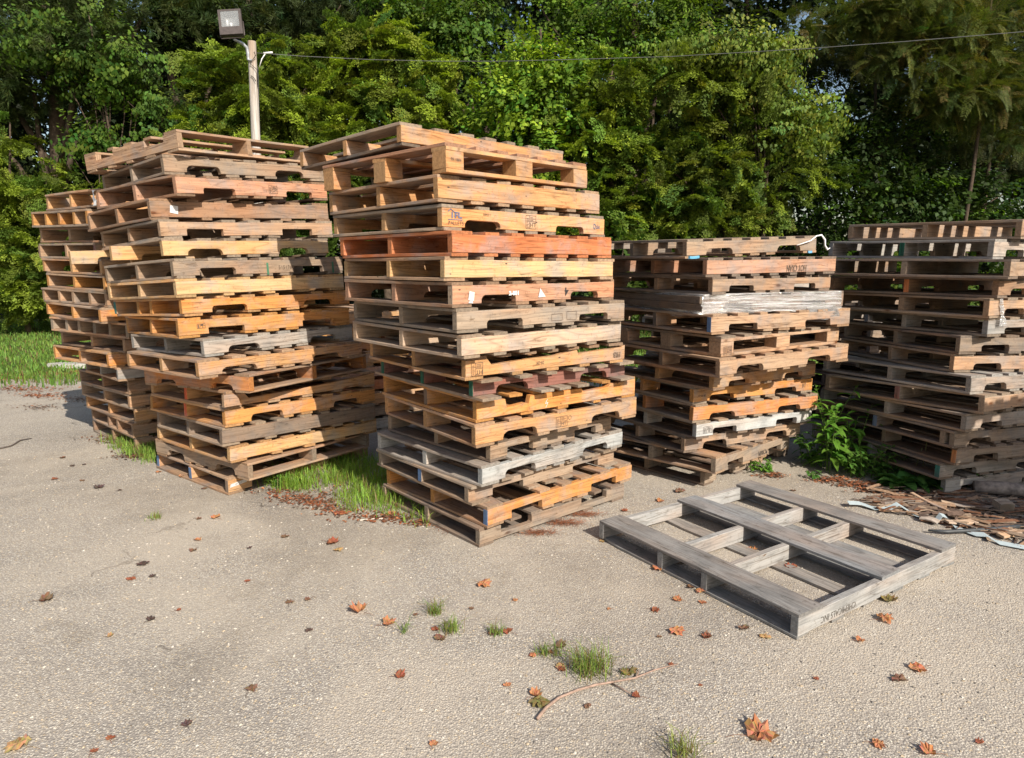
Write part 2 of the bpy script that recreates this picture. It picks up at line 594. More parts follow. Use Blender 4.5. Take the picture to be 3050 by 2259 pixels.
def quads_mesh(name, V, C, mat, nper, parent=None):
    """V (n, nper, 3) separate faces, C (n, 3) colours"""
    n = V.shape[0]
    me = bpy.data.meshes.new(name)
    me.vertices.add(n * nper)
    me.vertices.foreach_set('co', V.reshape(-1).astype(np.float32))
    me.loops.add(n * nper)
    me.loops.foreach_set('vertex_index', np.arange(n * nper, dtype=np.int32))
    me.polygons.add(n)
    me.polygons.foreach_set('loop_start', np.arange(0, n * nper, nper, dtype=np.int32))
    me.update(calc_edges=True)
    ca = me.color_attributes.new('Col', 'FLOAT_COLOR', 'CORNER')
    cc = np.ones((n, nper, 4), dtype=np.float32)
    cc[:, :, :3] = C[:, None, :]
    ca.data.foreach_set('color', cc.ravel())
    me.materials.append(mat)
    o = bpy.data.objects.new(name, me)
    COL.objects.link(o)
    if parent is not None:
        o.parent = parent
    return o
FIT = {
 'B': [
  (-0.544,3.533,0.796,1.232,0.991,0.113,2.113,2.084,2.104),
  (-0.306,3.334,0.836,1.112,1.023,0.137,1.96,1.941,1.97),
  (-0.349,3.353,0.763,1.202,1.024,0.128,1.828,1.813,1.825),
  (-0.334,3.362,0.758,1.219,1.028,0.124,1.696,1.688,1.689),
  (-0.283,3.321,0.761,1.208,1.037,0.121,1.573,1.565,1.567),
  (-0.32,3.31,0.707,1.205,1.024,0.119,1.455,1.447,1.444),
  (-0.285,3.307,0.742,1.21,1.025,0.123,1.328,1.323,1.322),
  (-0.265,3.31,0.708,1.231,1.04,0.122,1.204,1.2,1.2),
  (-0.246,3.323,0.738,1.221,1.044,0.119,1.076,1.082,1.073),
  (-0.234,3.416,0.683,1.187,1.019,0.12,0.954,0.958,0.944),
  (-0.205,3.526,0.675,1.167,0.998,0.114,0.836,0.836,0.831),
  (-0.186,3.528,0.667,1.23,1.03,0.126,0.71,0.708,0.705),
  (-0.192,3.51,0.654,1.234,1.025,0.128,0.577,0.58,0.577),
  (-0.119,3.63,0.764,1.059,0.989,0.113,0.464,0.467,0.459),
  (-0.161,3.572,0.756,1.224,1.034,0.119,0.342,0.343,0.342),
  (-0.239,3.606,0.711,1.202,0.969,0.11,0.231,0.229,0.233),
  (-0.133,3.563,0.738,1.258,1.017,0.121,0.111,0.107,0.112),
  (-0.177,3.558,0.716,1.217,1.031,0.109,0.001,-0.001,-0.0),
 ],
 'A': [
  (-2.059,4.435,1.047,1.093,1.034,0.127,2.225,2.148,2.274),
  (-2.157,4.433,0.876,1.176,0.984,0.119,2.083,2.031,2.139),
  (-2.044,4.335,0.963,1.171,1.02,0.13,1.943,1.902,1.996),
  (-2.209,4.323,0.866,1.29,1.051,0.131,1.799,1.752,1.845),
  (-2.126,4.259,0.837,1.215,1.033,0.117,1.684,1.635,1.723),
  (-2.101,4.22,0.848,1.166,1.012,0.122,1.565,1.515,1.591),
  (-2.007,4.135,0.878,1.218,1.03,0.12,1.446,1.396,1.463),
  (-1.993,4.119,0.879,1.213,1.025,0.113,1.334,1.284,1.345),
  (-1.981,4.148,0.875,1.226,1.031,0.116,1.219,1.169,1.227),
  (-2.012,4.143,0.782,1.184,1.016,0.124,1.086,1.047,1.097),
  (-1.878,4.168,0.9,1.136,0.999,0.113,0.97,0.935,0.98),
  (-1.872,4.063,0.886,1.228,1.011,0.117,0.849,0.821,0.862),
  (-1.64,4.229,1.091,1.13,1.02,0.119,0.732,0.705,0.726),
  (-1.815,4.283,0.904,1.222,1.029,0.117,0.617,0.59,0.599),
  (-1.83,4.284,0.894,1.228,1.057,0.121,0.498,0.471,0.468),
  (-1.855,4.278,0.853,1.219,0.997,0.123,0.374,0.35,0.345),
  (-1.826,4.306,0.886,1.214,1.041,0.111,0.255,0.241,0.229),
  (-1.733,4.352,0.973,1.086,1.126,0.118,0.121,0.126,0.111),
  (-1.899,4.414,0.902,1.2,1.016,0.116,0.0,0.0,-0.001),
 ],
 'F': [
  (-2.988,5.116,0.889,1.2,1.045,0.129,1.939,1.952,1.931),
  (-3.123,5.192,0.929,1.2,1.052,0.125,1.806,1.823,1.806),
  (-3.052,5.249,0.975,1.2,1.053,0.12,1.686,1.7,1.685),
  (-3.122,5.251,0.941,1.2,1.05,0.121,1.565,1.573,1.564),
  (-3.084,5.242,0.948,1.2,1.053,0.123,1.442,1.451,1.441),
  (-3.064,5.232,0.944,1.2,1.048,0.122,1.319,1.33,1.319),
  (-3.075,5.253,0.986,1.2,1.057,0.119,1.201,1.212,1.199),
  (-3.112,5.212,0.92,1.2,1.044,0.121,1.079,1.092,1.078),
  (-2.933,5.245,1.057,1.2,1.081,0.119,0.96,0.973,0.958),
  (-3.002,5.307,0.983,1.2,1.05,0.118,0.844,0.844,0.84),
  (-3.144,5.312,0.928,1.2,1.059,0.122,0.725,0.711,0.717),
  (-3.078,5.303,0.771,1.2,0.984,0.108,0.619,0.589,0.608),
  (-3.075,5.435,0.874,1.2,1.071,0.122,0.489,0.47,0.485),
  (-3.09,5.451,0.873,1.2,1.053,0.12,0.366,0.352,0.364),
  (-3.056,5.461,0.883,1.2,1.054,0.119,0.245,0.235,0.243),
  (-3.088,5.456,0.826,1.2,1.037,0.12,0.124,0.116,0.121),
  (-3.081,5.463,0.833,1.2,1.05,0.119,0.0,-0.001,0.0),
 ],
 'C': [
  (1.07,4.285,0.513,1.205,1.036,0.117,1.564,1.572,1.609),
  (1.198,4.286,0.492,1.196,1.004,0.119,1.451,1.453,1.464),
  (1.235,4.271,0.55,1.181,1.022,0.11,1.344,1.343,1.347),
  (1.181,4.281,0.416,1.205,1.008,0.121,1.226,1.223,1.228),
  (1.219,4.209,0.47,1.267,1.08,0.125,1.103,1.094,1.105),
  (1.286,4.214,0.539,1.176,0.971,0.128,0.964,0.961,0.978),
  (1.275,4.168,0.529,1.266,1.047,0.122,0.839,0.837,0.856),
  (1.285,4.318,0.613,1.145,0.988,0.11,0.732,0.727,0.718),
  (1.195,4.45,0.516,1.196,1.028,0.119,0.615,0.606,0.588),
  (1.194,4.432,0.488,1.214,1.035,0.123,0.493,0.481,0.462),
  (1.226,4.456,0.533,1.195,1.032,0.117,0.376,0.362,0.345),
  (1.174,4.535,0.52,1.192,0.993,0.117,0.259,0.242,0.228),
  (1.365,4.446,0.759,1.1,1.056,0.123,0.136,0.116,0.106),
  (1.341,4.605,0.726,1.2,1.02,0.112,0.001,0.0,-0.002),
 ],
 'D': [
  (3.118,4.306,0.479,1.05,1.199,0.119,1.684,1.704,1.685),
  (2.955,4.295,0.474,1.05,1.179,0.124,1.56,1.575,1.561),
  (2.983,4.171,0.584,1.05,1.259,0.119,1.443,1.448,1.442),
  (2.994,4.267,0.485,1.05,1.194,0.122,1.324,1.318,1.32),
  (2.946,4.262,0.415,1.05,1.203,0.124,1.2,1.191,1.196),
  (2.974,4.294,0.343,1.05,1.215,0.119,1.081,1.069,1.077),
  (2.85,4.351,0.156,1.05,1.178,0.121,0.962,0.945,0.956),
  (2.834,4.367,0.153,1.05,1.177,0.121,0.842,0.82,0.834),
  (2.877,4.244,0.353,1.05,1.21,0.12,0.723,0.695,0.714),
  (2.949,4.205,0.474,1.05,1.157,0.122,0.603,0.567,0.59),
  (2.88,4.252,0.371,1.05,1.192,0.118,0.476,0.451,0.47),
  (2.851,4.303,0.335,1.05,1.203,0.113,0.357,0.341,0.355),
  (2.888,4.326,0.271,1.05,1.187,0.119,0.234,0.224,0.234),
  (2.83,4.387,0.297,1.05,1.2,0.114,0.118,0.113,0.119),
  (2.902,4.421,0.309,1.05,1.2,0.116,0.0,-0.001,0.0),
 ],
}

# ------------------------------------------------------------------ ground
def sheet(name, x0, x1, y0, y1, z, mat, nx=1, ny=1, wob=0.0, seed=1, edge=None):
    r = random.Random(seed)
    vs, fs = [], []
    for j in range(ny + 1):
        for i in range(nx + 1):
            x = x0 + (x1 - x0) * i / nx
            y = y0 + (y1 - y0) * j / ny
            if edge and j == ny:
                y += edge(x, r)
            vs.append((x, y, z + (r.uniform(-wob, wob) if 0 < j < ny and 0 < i < nx else 0)))
    for j in range(ny):
        for i in range(nx):
            a = j * (nx + 1) + i
            fs.append((a, a + 1, a + nx + 2, a + nx + 1))
    me = bpy.data.meshes.new(name)
    me.from_pydata(vs, [], fs)
    me.materials.append(mat)
    o = bpy.data.objects.new(name, me)
    COL.objects.link(o)
    o['kind'] = 'structure'
    return o


sheet('ground', -160, 160, -60, 260, -0.03, M['soil'])
sheet('pavement', -60, 60, -40, 9.15, 0.0, M['asphalt'], 240, 4,
      edge=lambda x, r: 0.25 * math.sin(x * .7) + 0.12 * math.sin(x * 2.9) + r.uniform(-.06, .06))

# ------------------------------------------------------------------ wood colours (albedo)
WC = dict(
    cream=(0.53, 0.355, 0.185), pale=(0.52, 0.375, 0.26), straw=(0.52, 0.325, 0.155), orange=(0.50, 0.245, 0.080),
    deep=(0.44, 0.19, 0.065), red=(0.47, 0.175, 0.075), redtan=(0.41, 0.225, 0.14), tan=(0.39, 0.255, 0.16),
    greytan=(0.31, 0.235, 0.17), greybrown=(0.225, 0.17, 0.13), grey=(0.33, 0.30, 0.265), palegrey=(0.40, 0.39, 0.365),
    dark=(0.17, 0.125, 0.09), purple=(0.235, 0.115, 0.095), otan=(0.475, 0.27, 0.125), brown=(0.30, 0.19, 0.12),
    oldgrey=(0.245, 0.225, 0.205), blue=(0.09, 0.17, 0.33), green=(0.02, 0.11, 0.07), teal=(0.03, 0.20, 0.17),
    orangered=(0.55, 0.12, 0.05), sky=(0.12, 0.38, 0.62))


def tint(c, r, amt=0.10):
    k = 1 + r.uniform(-amt, amt)
    g = r.uniform(-.05, .05)
    return (max(.01, c[0] * k * (1 + g)), max(.01, c[1] * k), max(.01, c[2] * k * (1 - g)))


def frame(N, th, zN, zL, zR, a, b, swap=False):
    u = Vector((math.cos(th) * a, math.sin(th) * a, zR - zN)).normalized()
    v = Vector((-math.sin(th) * b, math.cos(th) * b, zL - zN)).normalized()
    w = u.cross(v).normalized()
    v = w.cross(u).normalized()
    O = Vector((N[0], N[1], zN))
    if swap:
        O = O + u * a
        u, v = v, -u
    m = Matrix.Identity(4)
    for i in range(3):
        m[i][0], m[i][1], m[i][2], m[i][3] = u[i], v[i], w[i], O[i]
    return m


def notched(L, H, kind, r, up=False, tear=None):
    """stringer outline, counter-clockwise from -y"""
    rr0 = r.choice((0.007, 0.016, 0.024, 0.033))

    def notch(x0, x1, d):
        rr = rr0
        pts = [(x0, 0)]
        for k in range(4):
            an = math.pi - math.pi / 2 * k / 3
            pts.append((x0 + rr + rr * math.cos(an), d - rr + rr * math.sin(an)))
        for k in range(4):
            an = math.pi / 2 - math.pi / 2 * k / 3
            pts.append((x1 - rr + rr * math.cos(an), d - rr + rr * math.sin(an)))
        pts.append((x1, 0))
        return pts
    P = [(0, 0)]
    if 'n' in kind:
        s = L / 1.22
        j = r.uniform(-.022, .022)
        d = r.uniform(.034, .046)
        P += notch((.165 + j) * s, (.40 + j) * s, d)
        P += notch((.82 + j) * s, (1.055 + j) * s, d)
    P += [(L, 0), (L, H)]
    if tear:
        P += [(x * L, H + dz) for x, dz in sorted(tear, reverse=True)]
    P += [(0, H)]
    if up:
        P = [(x, H - z) for x, z in P][::-1]
    return P


def deck(mb, xs, Ws, y0, L, z, T, col, r, skip=(), darkfac=1.0):
    for i, (x, w) in enumerate(zip(xs, Ws)):
        if i in skip:
            continue
        c = tint(col, r, 0.16)
        o0, o1 = r.uniform(-.004, .004), r.uniform(-.005, .005)
        yy = y0 + (o0 if y0 else abs(o0) * 0.6)
        m = Matrix.Translation((x + w + r.uniform(-.004, .004), yy, z)) @ Matrix.Rotation(math.pi / 2 + r.uniform(-.006, .006), 4, 'Z')
        mb.board(m, L - abs(o0) * .6 + o1 * .5, w, T, c, r, bow=0.0028)


def spread(a, n, wl, wi):
    if n == 1:
        return [0.0], [a]
    ws = [wl] + [wi] * (n - 2) + [wl]
    gap = (a - sum(ws)) / (n - 1)
    xs, x = [], 0.0
    for w in ws:
        xs.append(x)
        x += w + gap
    return xs, ws


def pallet(m, a, b, h, kind, sc, dc, seed, up=False, pos=None, nt=7, nb=5, ov=0.0, prot=None, ends=None,
           tear=None, thick=0.037, wl=0.135, wi=0.09, bc=None, skip=(), td=0.016, nofront=False, fill=False):
    r = random.Random(seed)
    root = empty('wooden_pallet', m)
    SC, DC = WC[sc], WC[dc]
    h -= 0.0012
    H = h - 2 * td
    if not skip and 'k' not in kind and nt > 5 and r.random() < .3:
        skip = (r.choice((1, 2, nt - 3)),)
    I = Matrix.Identity(4)
    if 'k' in kind:
        bt = 0.019
        mb = MB()
        xs, ws = spread(a, nt, wl, wi)
        deck(mb, xs, ws, 0, b, h - td, td, DC, r)
        mb.build('top_deck', M['wood'], root)
        mb = MB()
        for y in (0, (b - .10) / 2, b - .10):
            mb.board(Matrix.Translation((0, y, h - td - bt)), a, .10, bt - .0003, tint(SC, r), r, bow=.001)
        mb.build('stringer_board', M['wood'], root)
        mb = MB()
        for y in (0, (b - .10) / 2, b - .10):
            mb.board(Matrix.Translation((0, y, 0)), a, .10, bt, tint(SC, r), r, bow=.001)
        if fill:
            for x in (0, a - .1):
                mb.board(Matrix.Translation((x + .1, 0.1, 0.0005)) @ Matrix.Rotation(math.pi / 2, 4, 'Z'), (b - .30) / 2, .10, bt - .001, tint(SC, r), r)
                mb.board(Matrix.Translation((x + .1, 0.1 + (b - .1) / 2, 0.0005)) @ Matrix.Rotation(math.pi / 2, 4, 'Z'), (b - .30) / 2, .10, bt - .001, tint(SC, r), r)
        mb.build('bottom_deck', M['wood'], root)
        bh = h - td - 2 * bt
        for x in (0, (a - .135) / 2, a - .13):
            for y in (0, (b - .10) / 2, b - .10):
                mb = MB()
                W = .132 if x else .115
                mb.extrude(Matrix.Translation((x + r.uniform(0, .003), y + .001, bt)), [(0, 0.0004), (W, 0.0004), (W, bh - .0006), (0, bh - .0006)], .097, tint(SC, r, .12), r, ch=.002)
                mb.build('block', M['wood'], root)
        return root
    if pos is None:
        pos = [0, 0.5, 1]
    for i, q in enumerate(pos):
        mb = MB()
        y = q * (b - thick) + (r.uniform(-.012, .012) if 0 < q < 1 else 0)
        pr = prot[i] if prot else 0.0
        c = tint(SC, r, .13)
        ec = WC[ends[i]] if (ends and ends.get(i)) else None
        L = a - abs(r.uniform(0, .004))
        prof = notched(L, H - 0.0006, kind, r, up, tear if i == 0 else None)
        sx = -pr
        mm = Matrix.Translation((sx, y, td + .0003)) @ Matrix.Rotation(r.uniform(-.004, .004) if 0 < q < 1 else 0, 4, 'Z')
        mb.extrude(mm, prof, thick, c, r, endcol=ec)
        so = mb.build('stringer', M['wood'], root)
        if ec:
            so['label'] = 'stringer with a painted end'
    mb = MB()
    xs, ws = spread(a, nt, wl, wi)
    deck(mb, xs, ws, -ov, b + 2 * ov, h - td, td, DC, r, skip)
    mb.build('top_deck', M['wood'], root)
    if nb:
        mb = MB()
        if 'n' in kind and not up:
            s = a / 1.22
            xs = [0, .42 * s, .565 * s, .71 * s, a - .125]
            ws = [.125, .09, .09, .09, .125]
            if nb == 3:
                xs, ws = [0, .56 * s, a - .125], [.125, .1, .125]
        else:
            xs, ws = spread(a, nb, .12, .085)
        if nofront:
            xs, ws = xs[1:], ws[1:]
        deck(mb, xs, ws, -ov, b + 2 * ov, 0, td, WC[bc] if bc else DC, r)
        mb.build('bottom_deck', M['wood'], root)
    return root


def text(parent, s, x, z, size, mat='ink', flip=False, y=-0.0028, name='stencil_lettering', sx=1.0, right=False, m=None, bold=0.0):
    cu = bpy.data.curves.new(name, 'FONT')
    cu.body = s
    cu.size = size
    cu.offset = bold
    cu.align_x = 'CENTER'
    cu.align_y = 'CENTER'
    cu.resolution_u = 2
    tmp = bpy.data.objects.new('tmp', cu)
    COL.objects.link(tmp)
    dg = bpy.context.evaluated_depsgraph_get()
    me = bpy.data.meshes.new_from_object(tmp.evaluated_get(dg))
    bpy.data.objects.remove(tmp)
    me.name = name
    me.materials.clear()
    me.materials.append(M[mat])
    o = bpy.data.objects.new(name, me)
    COL.objects.link(o)
    o.parent = parent
    mm = m if m is not None else Matrix.Translation((x, y, z)) @ Matrix.Rotation(math.pi / 2, 4, 'X')
    mm = mm @ Matrix.Diagonal((sx, 1, 1, 1))
    if flip:
        mm = mm @ Matrix.Rotation(math.pi, 4, 'Z')
    o.matrix_parent_inverse = Matrix.Identity(4)
    o.matrix_local = mm
    return o


def lines(parent, segs, w=0.0018, mat='fadedink', y=-0.0028, name='stamp_frame'):
    """flat strokes on the y=0 side: segs of (x0,z0,x1,z1)"""
    mb = MB()
    for (x0, z0, x1, z1) in segs:
        d = Vector((x1 - x0, 0, z1 - z0))
        n = Vector((-d.z, 0, d.x)).normalized() * w
        p = Vector((x0, y, z0))
        q = Vector((x1, y, z1))
        i = len(mb.v)
        mb.v += [p - n, q - n, q + n, p + n]
        mb.face((i, i + 1, i + 2, i + 3), ((0, 0),) * 4, (.1, .1, .1, 1))
    return mb.build(name, M[mat], parent)


def stamp(parent, x, z, w, h, letters='HT', flip=False, mat='fadedink'):
    s = [(x, z, x + w, z), (x + w, z, x + w, z + h), (x + w, z + h, x, z + h), (x, z + h, x, z), (x + w * .38, z, x + w * .38, z + h),
         (x + w * .38, z + h * .55, x + w, z + h * .55)]
    r = random.Random(int(x * 1000))
    for k in range(7):
        zz = z + h * (.12 + .11 * k)
        s.append((x + w * .08, zz, x + w * (.2 + r.random() * .12), zz))
    for k in range(3):
        zz = z + h * (.66 + .1 * k)
        s.append((x + w * .45, zz, x + w * (.7 + r.random() * .22), zz))
    lines(parent, s, 0.0010, mat)
    text(parent, letters, x + w * .69, z + h * .27, h * .5, mat, flip)


def label_patch(parent, pts, mat='white', y=-0.0034, name='paper_label', curl=0.004):
    mb = MB()
    n = len(pts)
    mb.v += [Vector((x, y - (curl if k == n - 1 else 0), z)) for k, (x, z) in enumerate(pts)]
    mb.face(tuple(range(n)), ((0, 0),) * n, (.8, .8, .8, 1))
    return mb.build(name, M[mat], parent)


ORD = ['topmost', 'second', 'third', 'fourth', 'fifth', 'sixth', 'seventh', 'eighth', 'ninth', 'tenth', 'eleventh',
       'twelfth', 'thirteenth', 'fourteenth', 'fifteenth', 'sixteenth', 'seventeenth', 'eighteenth', 'nineteenth']
STACKS = dict(B='the tall central stack', A='the stack left of centre', F='the far left stack',
              C='the stack right of centre', D='the far right grey stack')
GROUPS = dict(B='pallets in the tall central stack', A='pallets in the stack left of centre', F='pallets in the far left stack',
              C='pallets in the stack right of centre', D='pallets in the far right stack')

# kind, stringer colour, deck colour, swapped, look, options
SPEC = dict(
    B=[('p', 'otan', 'greytan', 0, 'light tan pallet with plain sides, twisted askew', dict(bc='dark')),
       ('k', 'otan', 'redtan', 0, 'orange-tan pallet on nine wooden blocks', {}),
       ('p', 'otan', 'tan', 0, 'light orange pallet with unnotched sides', dict(nb=7)),
       ('n', 'otan', 'greytan', 0, 'tan notched pallet stamped with blue lettering', {}),
       ('p', 'red', 'red', 0, 'bright red-brown pallet with plain sides', dict(nb=7)),
       ('p', 'straw', 'tan', 0, 'smooth yellow-cream pallet with plain sides', {}),
       ('n', 'redtan', 'brown', 0, 'worn brown notched pallet with torn white labels', dict(ends={0: 'greytan'})),
       ('n', 'greytan', 'greytan', 0, 'weathered grey-tan pallet with two rounded notches', {}),
       ('p', 'pale', 'greytan', 0, 'pale pinkish-cream pallet with plain sides', dict(nb=7)),
       ('p', 'otan', 'brown', 0, 'light orange pallet with inverted stencil letters', dict(bc='otan', tear=[(.12, -.004), (.14, -.034), (.35, -.026), (.5, -.022), (.63, -.006), (.66, -.002), (.67, -.03), (.7, -.022), (.97, -.012)])),
       ('n', 'purple', 'greytan', 0, 'dull purple pallet with overhanging grey deckboards', dict(ov=.085, ends={0: 'green', 1: 'green', 2: 'green'}, nt=6)),
       ('p', 'orange', 'orange', 0, 'bright orange pallet with a split broken side', dict(ends={1: 'dark'}, tear=[(.155, -.002), (.165, -.05), (.27, -.04), (.29, -.048), (.3, -.004), (.62, -.006), (.63, -.03), (.8, -.022), (.82, -.006)])),
       ('n', 'otan', 'tan', 0, 'orange-tan notched pallet with stamped sides', {}),
       ('n', 'greytan', 'dark', 0, 'narrow dusty grey-brown pallet with rounded notches', dict(bc='greybrown')),
       ('n', 'palegrey', 'grey', 0, 'silvery pale grey notched pallet', {}),
       ('n', 'greytan', 'greytan', 0, 'grey-brown pallet with one blue stringer end', dict(ov=.03, ends={1: 'blue'})),
       ('n', 'orange', 'tan', 0, 'yellow-orange pallet with a dark red knot', dict(ends={0: 'blue'})),
       ('n', 'greytan', 'greybrown', 0, 'mud-brown pallet resting on the pavement', dict(up=True))],
    A=[('n', 'tan', 'tan', 1, 'tan pallet lying upside down with open side', dict(up=True, nt=5, nb=5)),
       ('n', 'greytan', 'greytan', 0, 'grey-tan notched pallet with sagging deckboards', {}),
       ('n', 'redtan', 'brown', 0, 'reddish grained pallet with a stamped notched side', {}),
       ('p', 'brown', 'brown', 0, 'dark shaded pallet with a torn white tag', {}),
       ('n', 'tan', 'greytan', 0, 'dusty tan pallet with square notches', {}),
       ('n', 'straw', 'greytan', 0, 'yellow-cream pallet with two stringers sticking out', dict(prot=[0, .12, .21], nb=4, nofront=True)),
       ('n', 'greytan', 'greytan', 0, 'grey-tan pallet with a green strap mark', {}),
       ('p', 'cream', 'straw', 0, 'clean cream pallet with plain sides', {}),
       ('n', 'orange', 'otan', 0, 'orange pallet with four stringers', dict(pos=[0, .43, .62, 1], ends={3: 'teal'})),
       ('n', 'orange', 'orange', 0, 'bright orange pallet with rounded notches', {}),
       ('n', 'grey', 'grey', 0, 'silver-grey weathered notched pallet', {}),
       ('n', 'otan', 'tan', 0, 'light orange pallet jutting out at its corner', {}),
       ('n', 'deep', 'tan', 1, 'broken red-brown pallet with gaping open side', dict(nt=5, nb=4, td=.014)),
       ('p', 'otan', 'tan', 0, 'tan pallet with a stub block at its corner', dict(ends={1: 'orangered'}, tear=[(.10, -.002), (.13, -.045), (.6, -.03), (.9, -.01)])),
       ('n', 'orange', 'otan', 0, 'orange notched pallet with a red paint mark', dict(ends={1: 'orangered'})),
       ('p', 'greybrown', 'greytan', 0, 'dark grey-brown pallet with plain sides', {}),
       ('p', 'straw', 'otan', 0, 'straw-coloured pallet with plain sides', {}),
       ('n', 'greytan', 'tan', 1, 'grey-brown pallet turned with notches to the left', dict(nt=6)),
       ('n', 'otan', 'tan', 0, 'lowest pallet with blue stringer ends', dict(ends={0: 'greybrown', 1: 'blue', 2: 'blue'}))],
    F=[('n', 'otan', 'tan', 0, 'tan pallet with torn white film on its corner', {}),
       ('p', 'orange', 'greytan', 0, 'orange pallet with five close stringers', dict(pos=[0, .22, .48, .74, 1])),
       ('n', 'tan', 'brown', 0, 'brownish pallet with leaves poking through', {}),
       ('n', 'tan', 'greytan', 0, 'tan pallet with a purple painted end', dict(ends={0: 'purple'})),
       ('n', 'otan', 'tan', 0, 'light tan pallet with clean boards', {}),
       ('p', 'orange', 'tan', 0, 'warm orange pallet', {}),
       ('p', 'tan', 'greytan', 0, 'five-stringer tan pallet', dict(pos=[0, .25, .5, .74, 1])),
       ('p', 'orange', 'tan', 0, 'orange pallet with a plain lit corner', {}),
       ('p', 'greytan', 'tan', 0, 'pallet with six greyish stringers', dict(pos=[0, .22, .42, .62, .8, 1])),
       ('p', 'tan', 'brown', 0, 'brown pallet set back to the right', {}),
       ('p', 'orange', 'otan', 0, 'bright orange pallet sticking out to the left', {}),
       ('p', 'grey', 'tan', 0, 'pale grey-sided pallet set far back', {}),
       ('p', 'brown', 'tan', 0, 'dark brown-sided pallet', {}),
       ('p', 'tan', 'greytan', 0, 'tan pallet with a yellow paper label', {}),
       ('p', 'otan', 'tan', 0, 'sandy pallet with a mossy side', {}),
       ('p', 'brown', 'tan', 0, 'brown pallet with four stringers', dict(pos=[0, .36, .58, 1])),
       ('n', 'brown', 'greytan', 0, 'lowest brown pallet half hidden by grass', {})],
    C=[('n', 'greytan', 'greytan', 0, 'grey warped pallet with a white strap', dict(bc='tan')),
       ('p', 'redtan', 'greybrown', 0, 'reddish-tan pallet with dark upside-down letters', dict(nb=7)),
       ('n', 'tan', 'greybrown', 0, 'tan notched pallet above the film-wrapped one', {}),
       ('n', 'greybrown', 'greybrown', 0, 'pallet wrapped in shiny clear plastic film', {}),
       ('n', 'tan', 'tan', 0, 'wide tan pallet with a blue stringer end', dict(ends={0: 'blue', 1: 'dark'})),
       ('k', 'tan', 'greytan', 0, 'tan block pallet stamped on its corner block', dict(fill=True)),
       ('n', 'tan', 'tan', 0, 'pale tan pallet with deep rounded notches', dict(ends={1: 'dark'})),
       ('n', 'otan', 'brown', 0, 'shadowed orange-brown notched pallet', {}),
       ('n', 'orange', 'greytan', 0, 'striped orange-grained notched pallet', dict(ends={1: 'orange'})),
       ('n', 'deep', 'greytan', 0, 'smooth deep orange notched pallet', {}),
       ('n', 'palegrey', 'greytan', 0, 'whitish weathered pallet with peeling surface', dict(bc='greybrown')),
       ('n', 'tan', 'greybrown', 0, 'tan splintered pallet sliding to the left', {}),
       ('n', 'greytan', 'tan', 0, 'grey-tan pallet with dark stencilled code', dict(up=False)),
       ('n', 'greytan', 'greybrown', 0, 'lowest grey-brown pallet flat on the pavement', {})],
    D=[('p', 'tan', 'greytan', 0, 'tan pallet with slatted sunlight inside', {}),
       ('n', 'grey', 'grey', 0, 'grey pallet with a green middle stringer', dict(ends={1: 'green'})),
       ('p', 'greytan', 'greybrown', 0, 'long grey-brown pallet with light corner', {}),
       ('n', 'brown', 'greybrown', 0, 'brown pallet with a red middle stringer', dict(ends={1: 'red'})),
       ('n', 'tan', 'greytan', 0, 'tan notched pallet with film hanging over it', {}),
       ('n', 'grey', 'greytan', 0, 'pale grey notched pallet', {}),
       ('n', 'greytan', 'greybrown', 0, 'short grey-brown pallet set back', {}),
       ('n', 'tan', 'greytan', 0, 'half-sunlit tan notched pallet set back', {}),
       ('n', 'grey', 'grey', 0, 'silver-grey pallet with a broken notched corner', {}),
       ('p', 'greytan', 'greytan', 0, 'grey-tan pallet jutting out to the right', dict(ends={1: 'purple'})),
       ('n', 'grey', 'greytan', 0, 'grey pallet with pale stringer ends', {}),
       ('n', 'greytan', 'greybrown', 0, 'grey-brown pallet with a doubled stringer end', dict(pos=[0, .06, .52, 1], ends={2: 'blue'})),
       ('n', 'greytan', 'greybrown', 0, 'shaded pallet with an orange stringer end', dict(ends={0: 'deep'})),
       ('n', 'grey', 'greybrown', 0, 'dusty pallet with a teal stringer end', dict(ends={0: 'teal'})),
       ('n', 'grey', 'grey', 0, 'lowest crumbling grey pallet behind the weeds', {})])

PAL = {}
seed = 100
for key in 'BAFCD':
    n = len(FIT[key])
    for i, (q, s) in enumerate(zip(FIT[key], SPEC[key])):
        X, Y, th, a, b, h, zN, zL, zR = q
        kind, sc, dc, sw, look, opt = s
        seed += 1
        m = frame((X, Y), th, max(zN, .002), max(zL, .002), max(zR, .002), a, b, bool(sw))
        aa, bb = (b, a) if sw else (a, b)
        p = pallet(m, aa, bb, h, kind, sc, dc, seed, **opt)
        where = 'bottom' if i == n - 1 else ORD[i]
        lab = f'{look}, {where} of {STACKS[key]}' if i in (0, n - 1) else f'{look}, {where} down {STACKS[key]}'
        tag(p, lab.replace('lowest ', ''), 'pallet', GROUPS[key])
        PAL[key + str(i + 1)] = p


def st(key, idx=0):
    """idx-th stringer of a pallet"""
    c = [o for o in PAL[key].children if o.name.split('.')[0] in ('stringer', 'block')]
    return c[idx]


def hh(key):
    return FIT[key[0]][int(key[1:]) - 1][5]


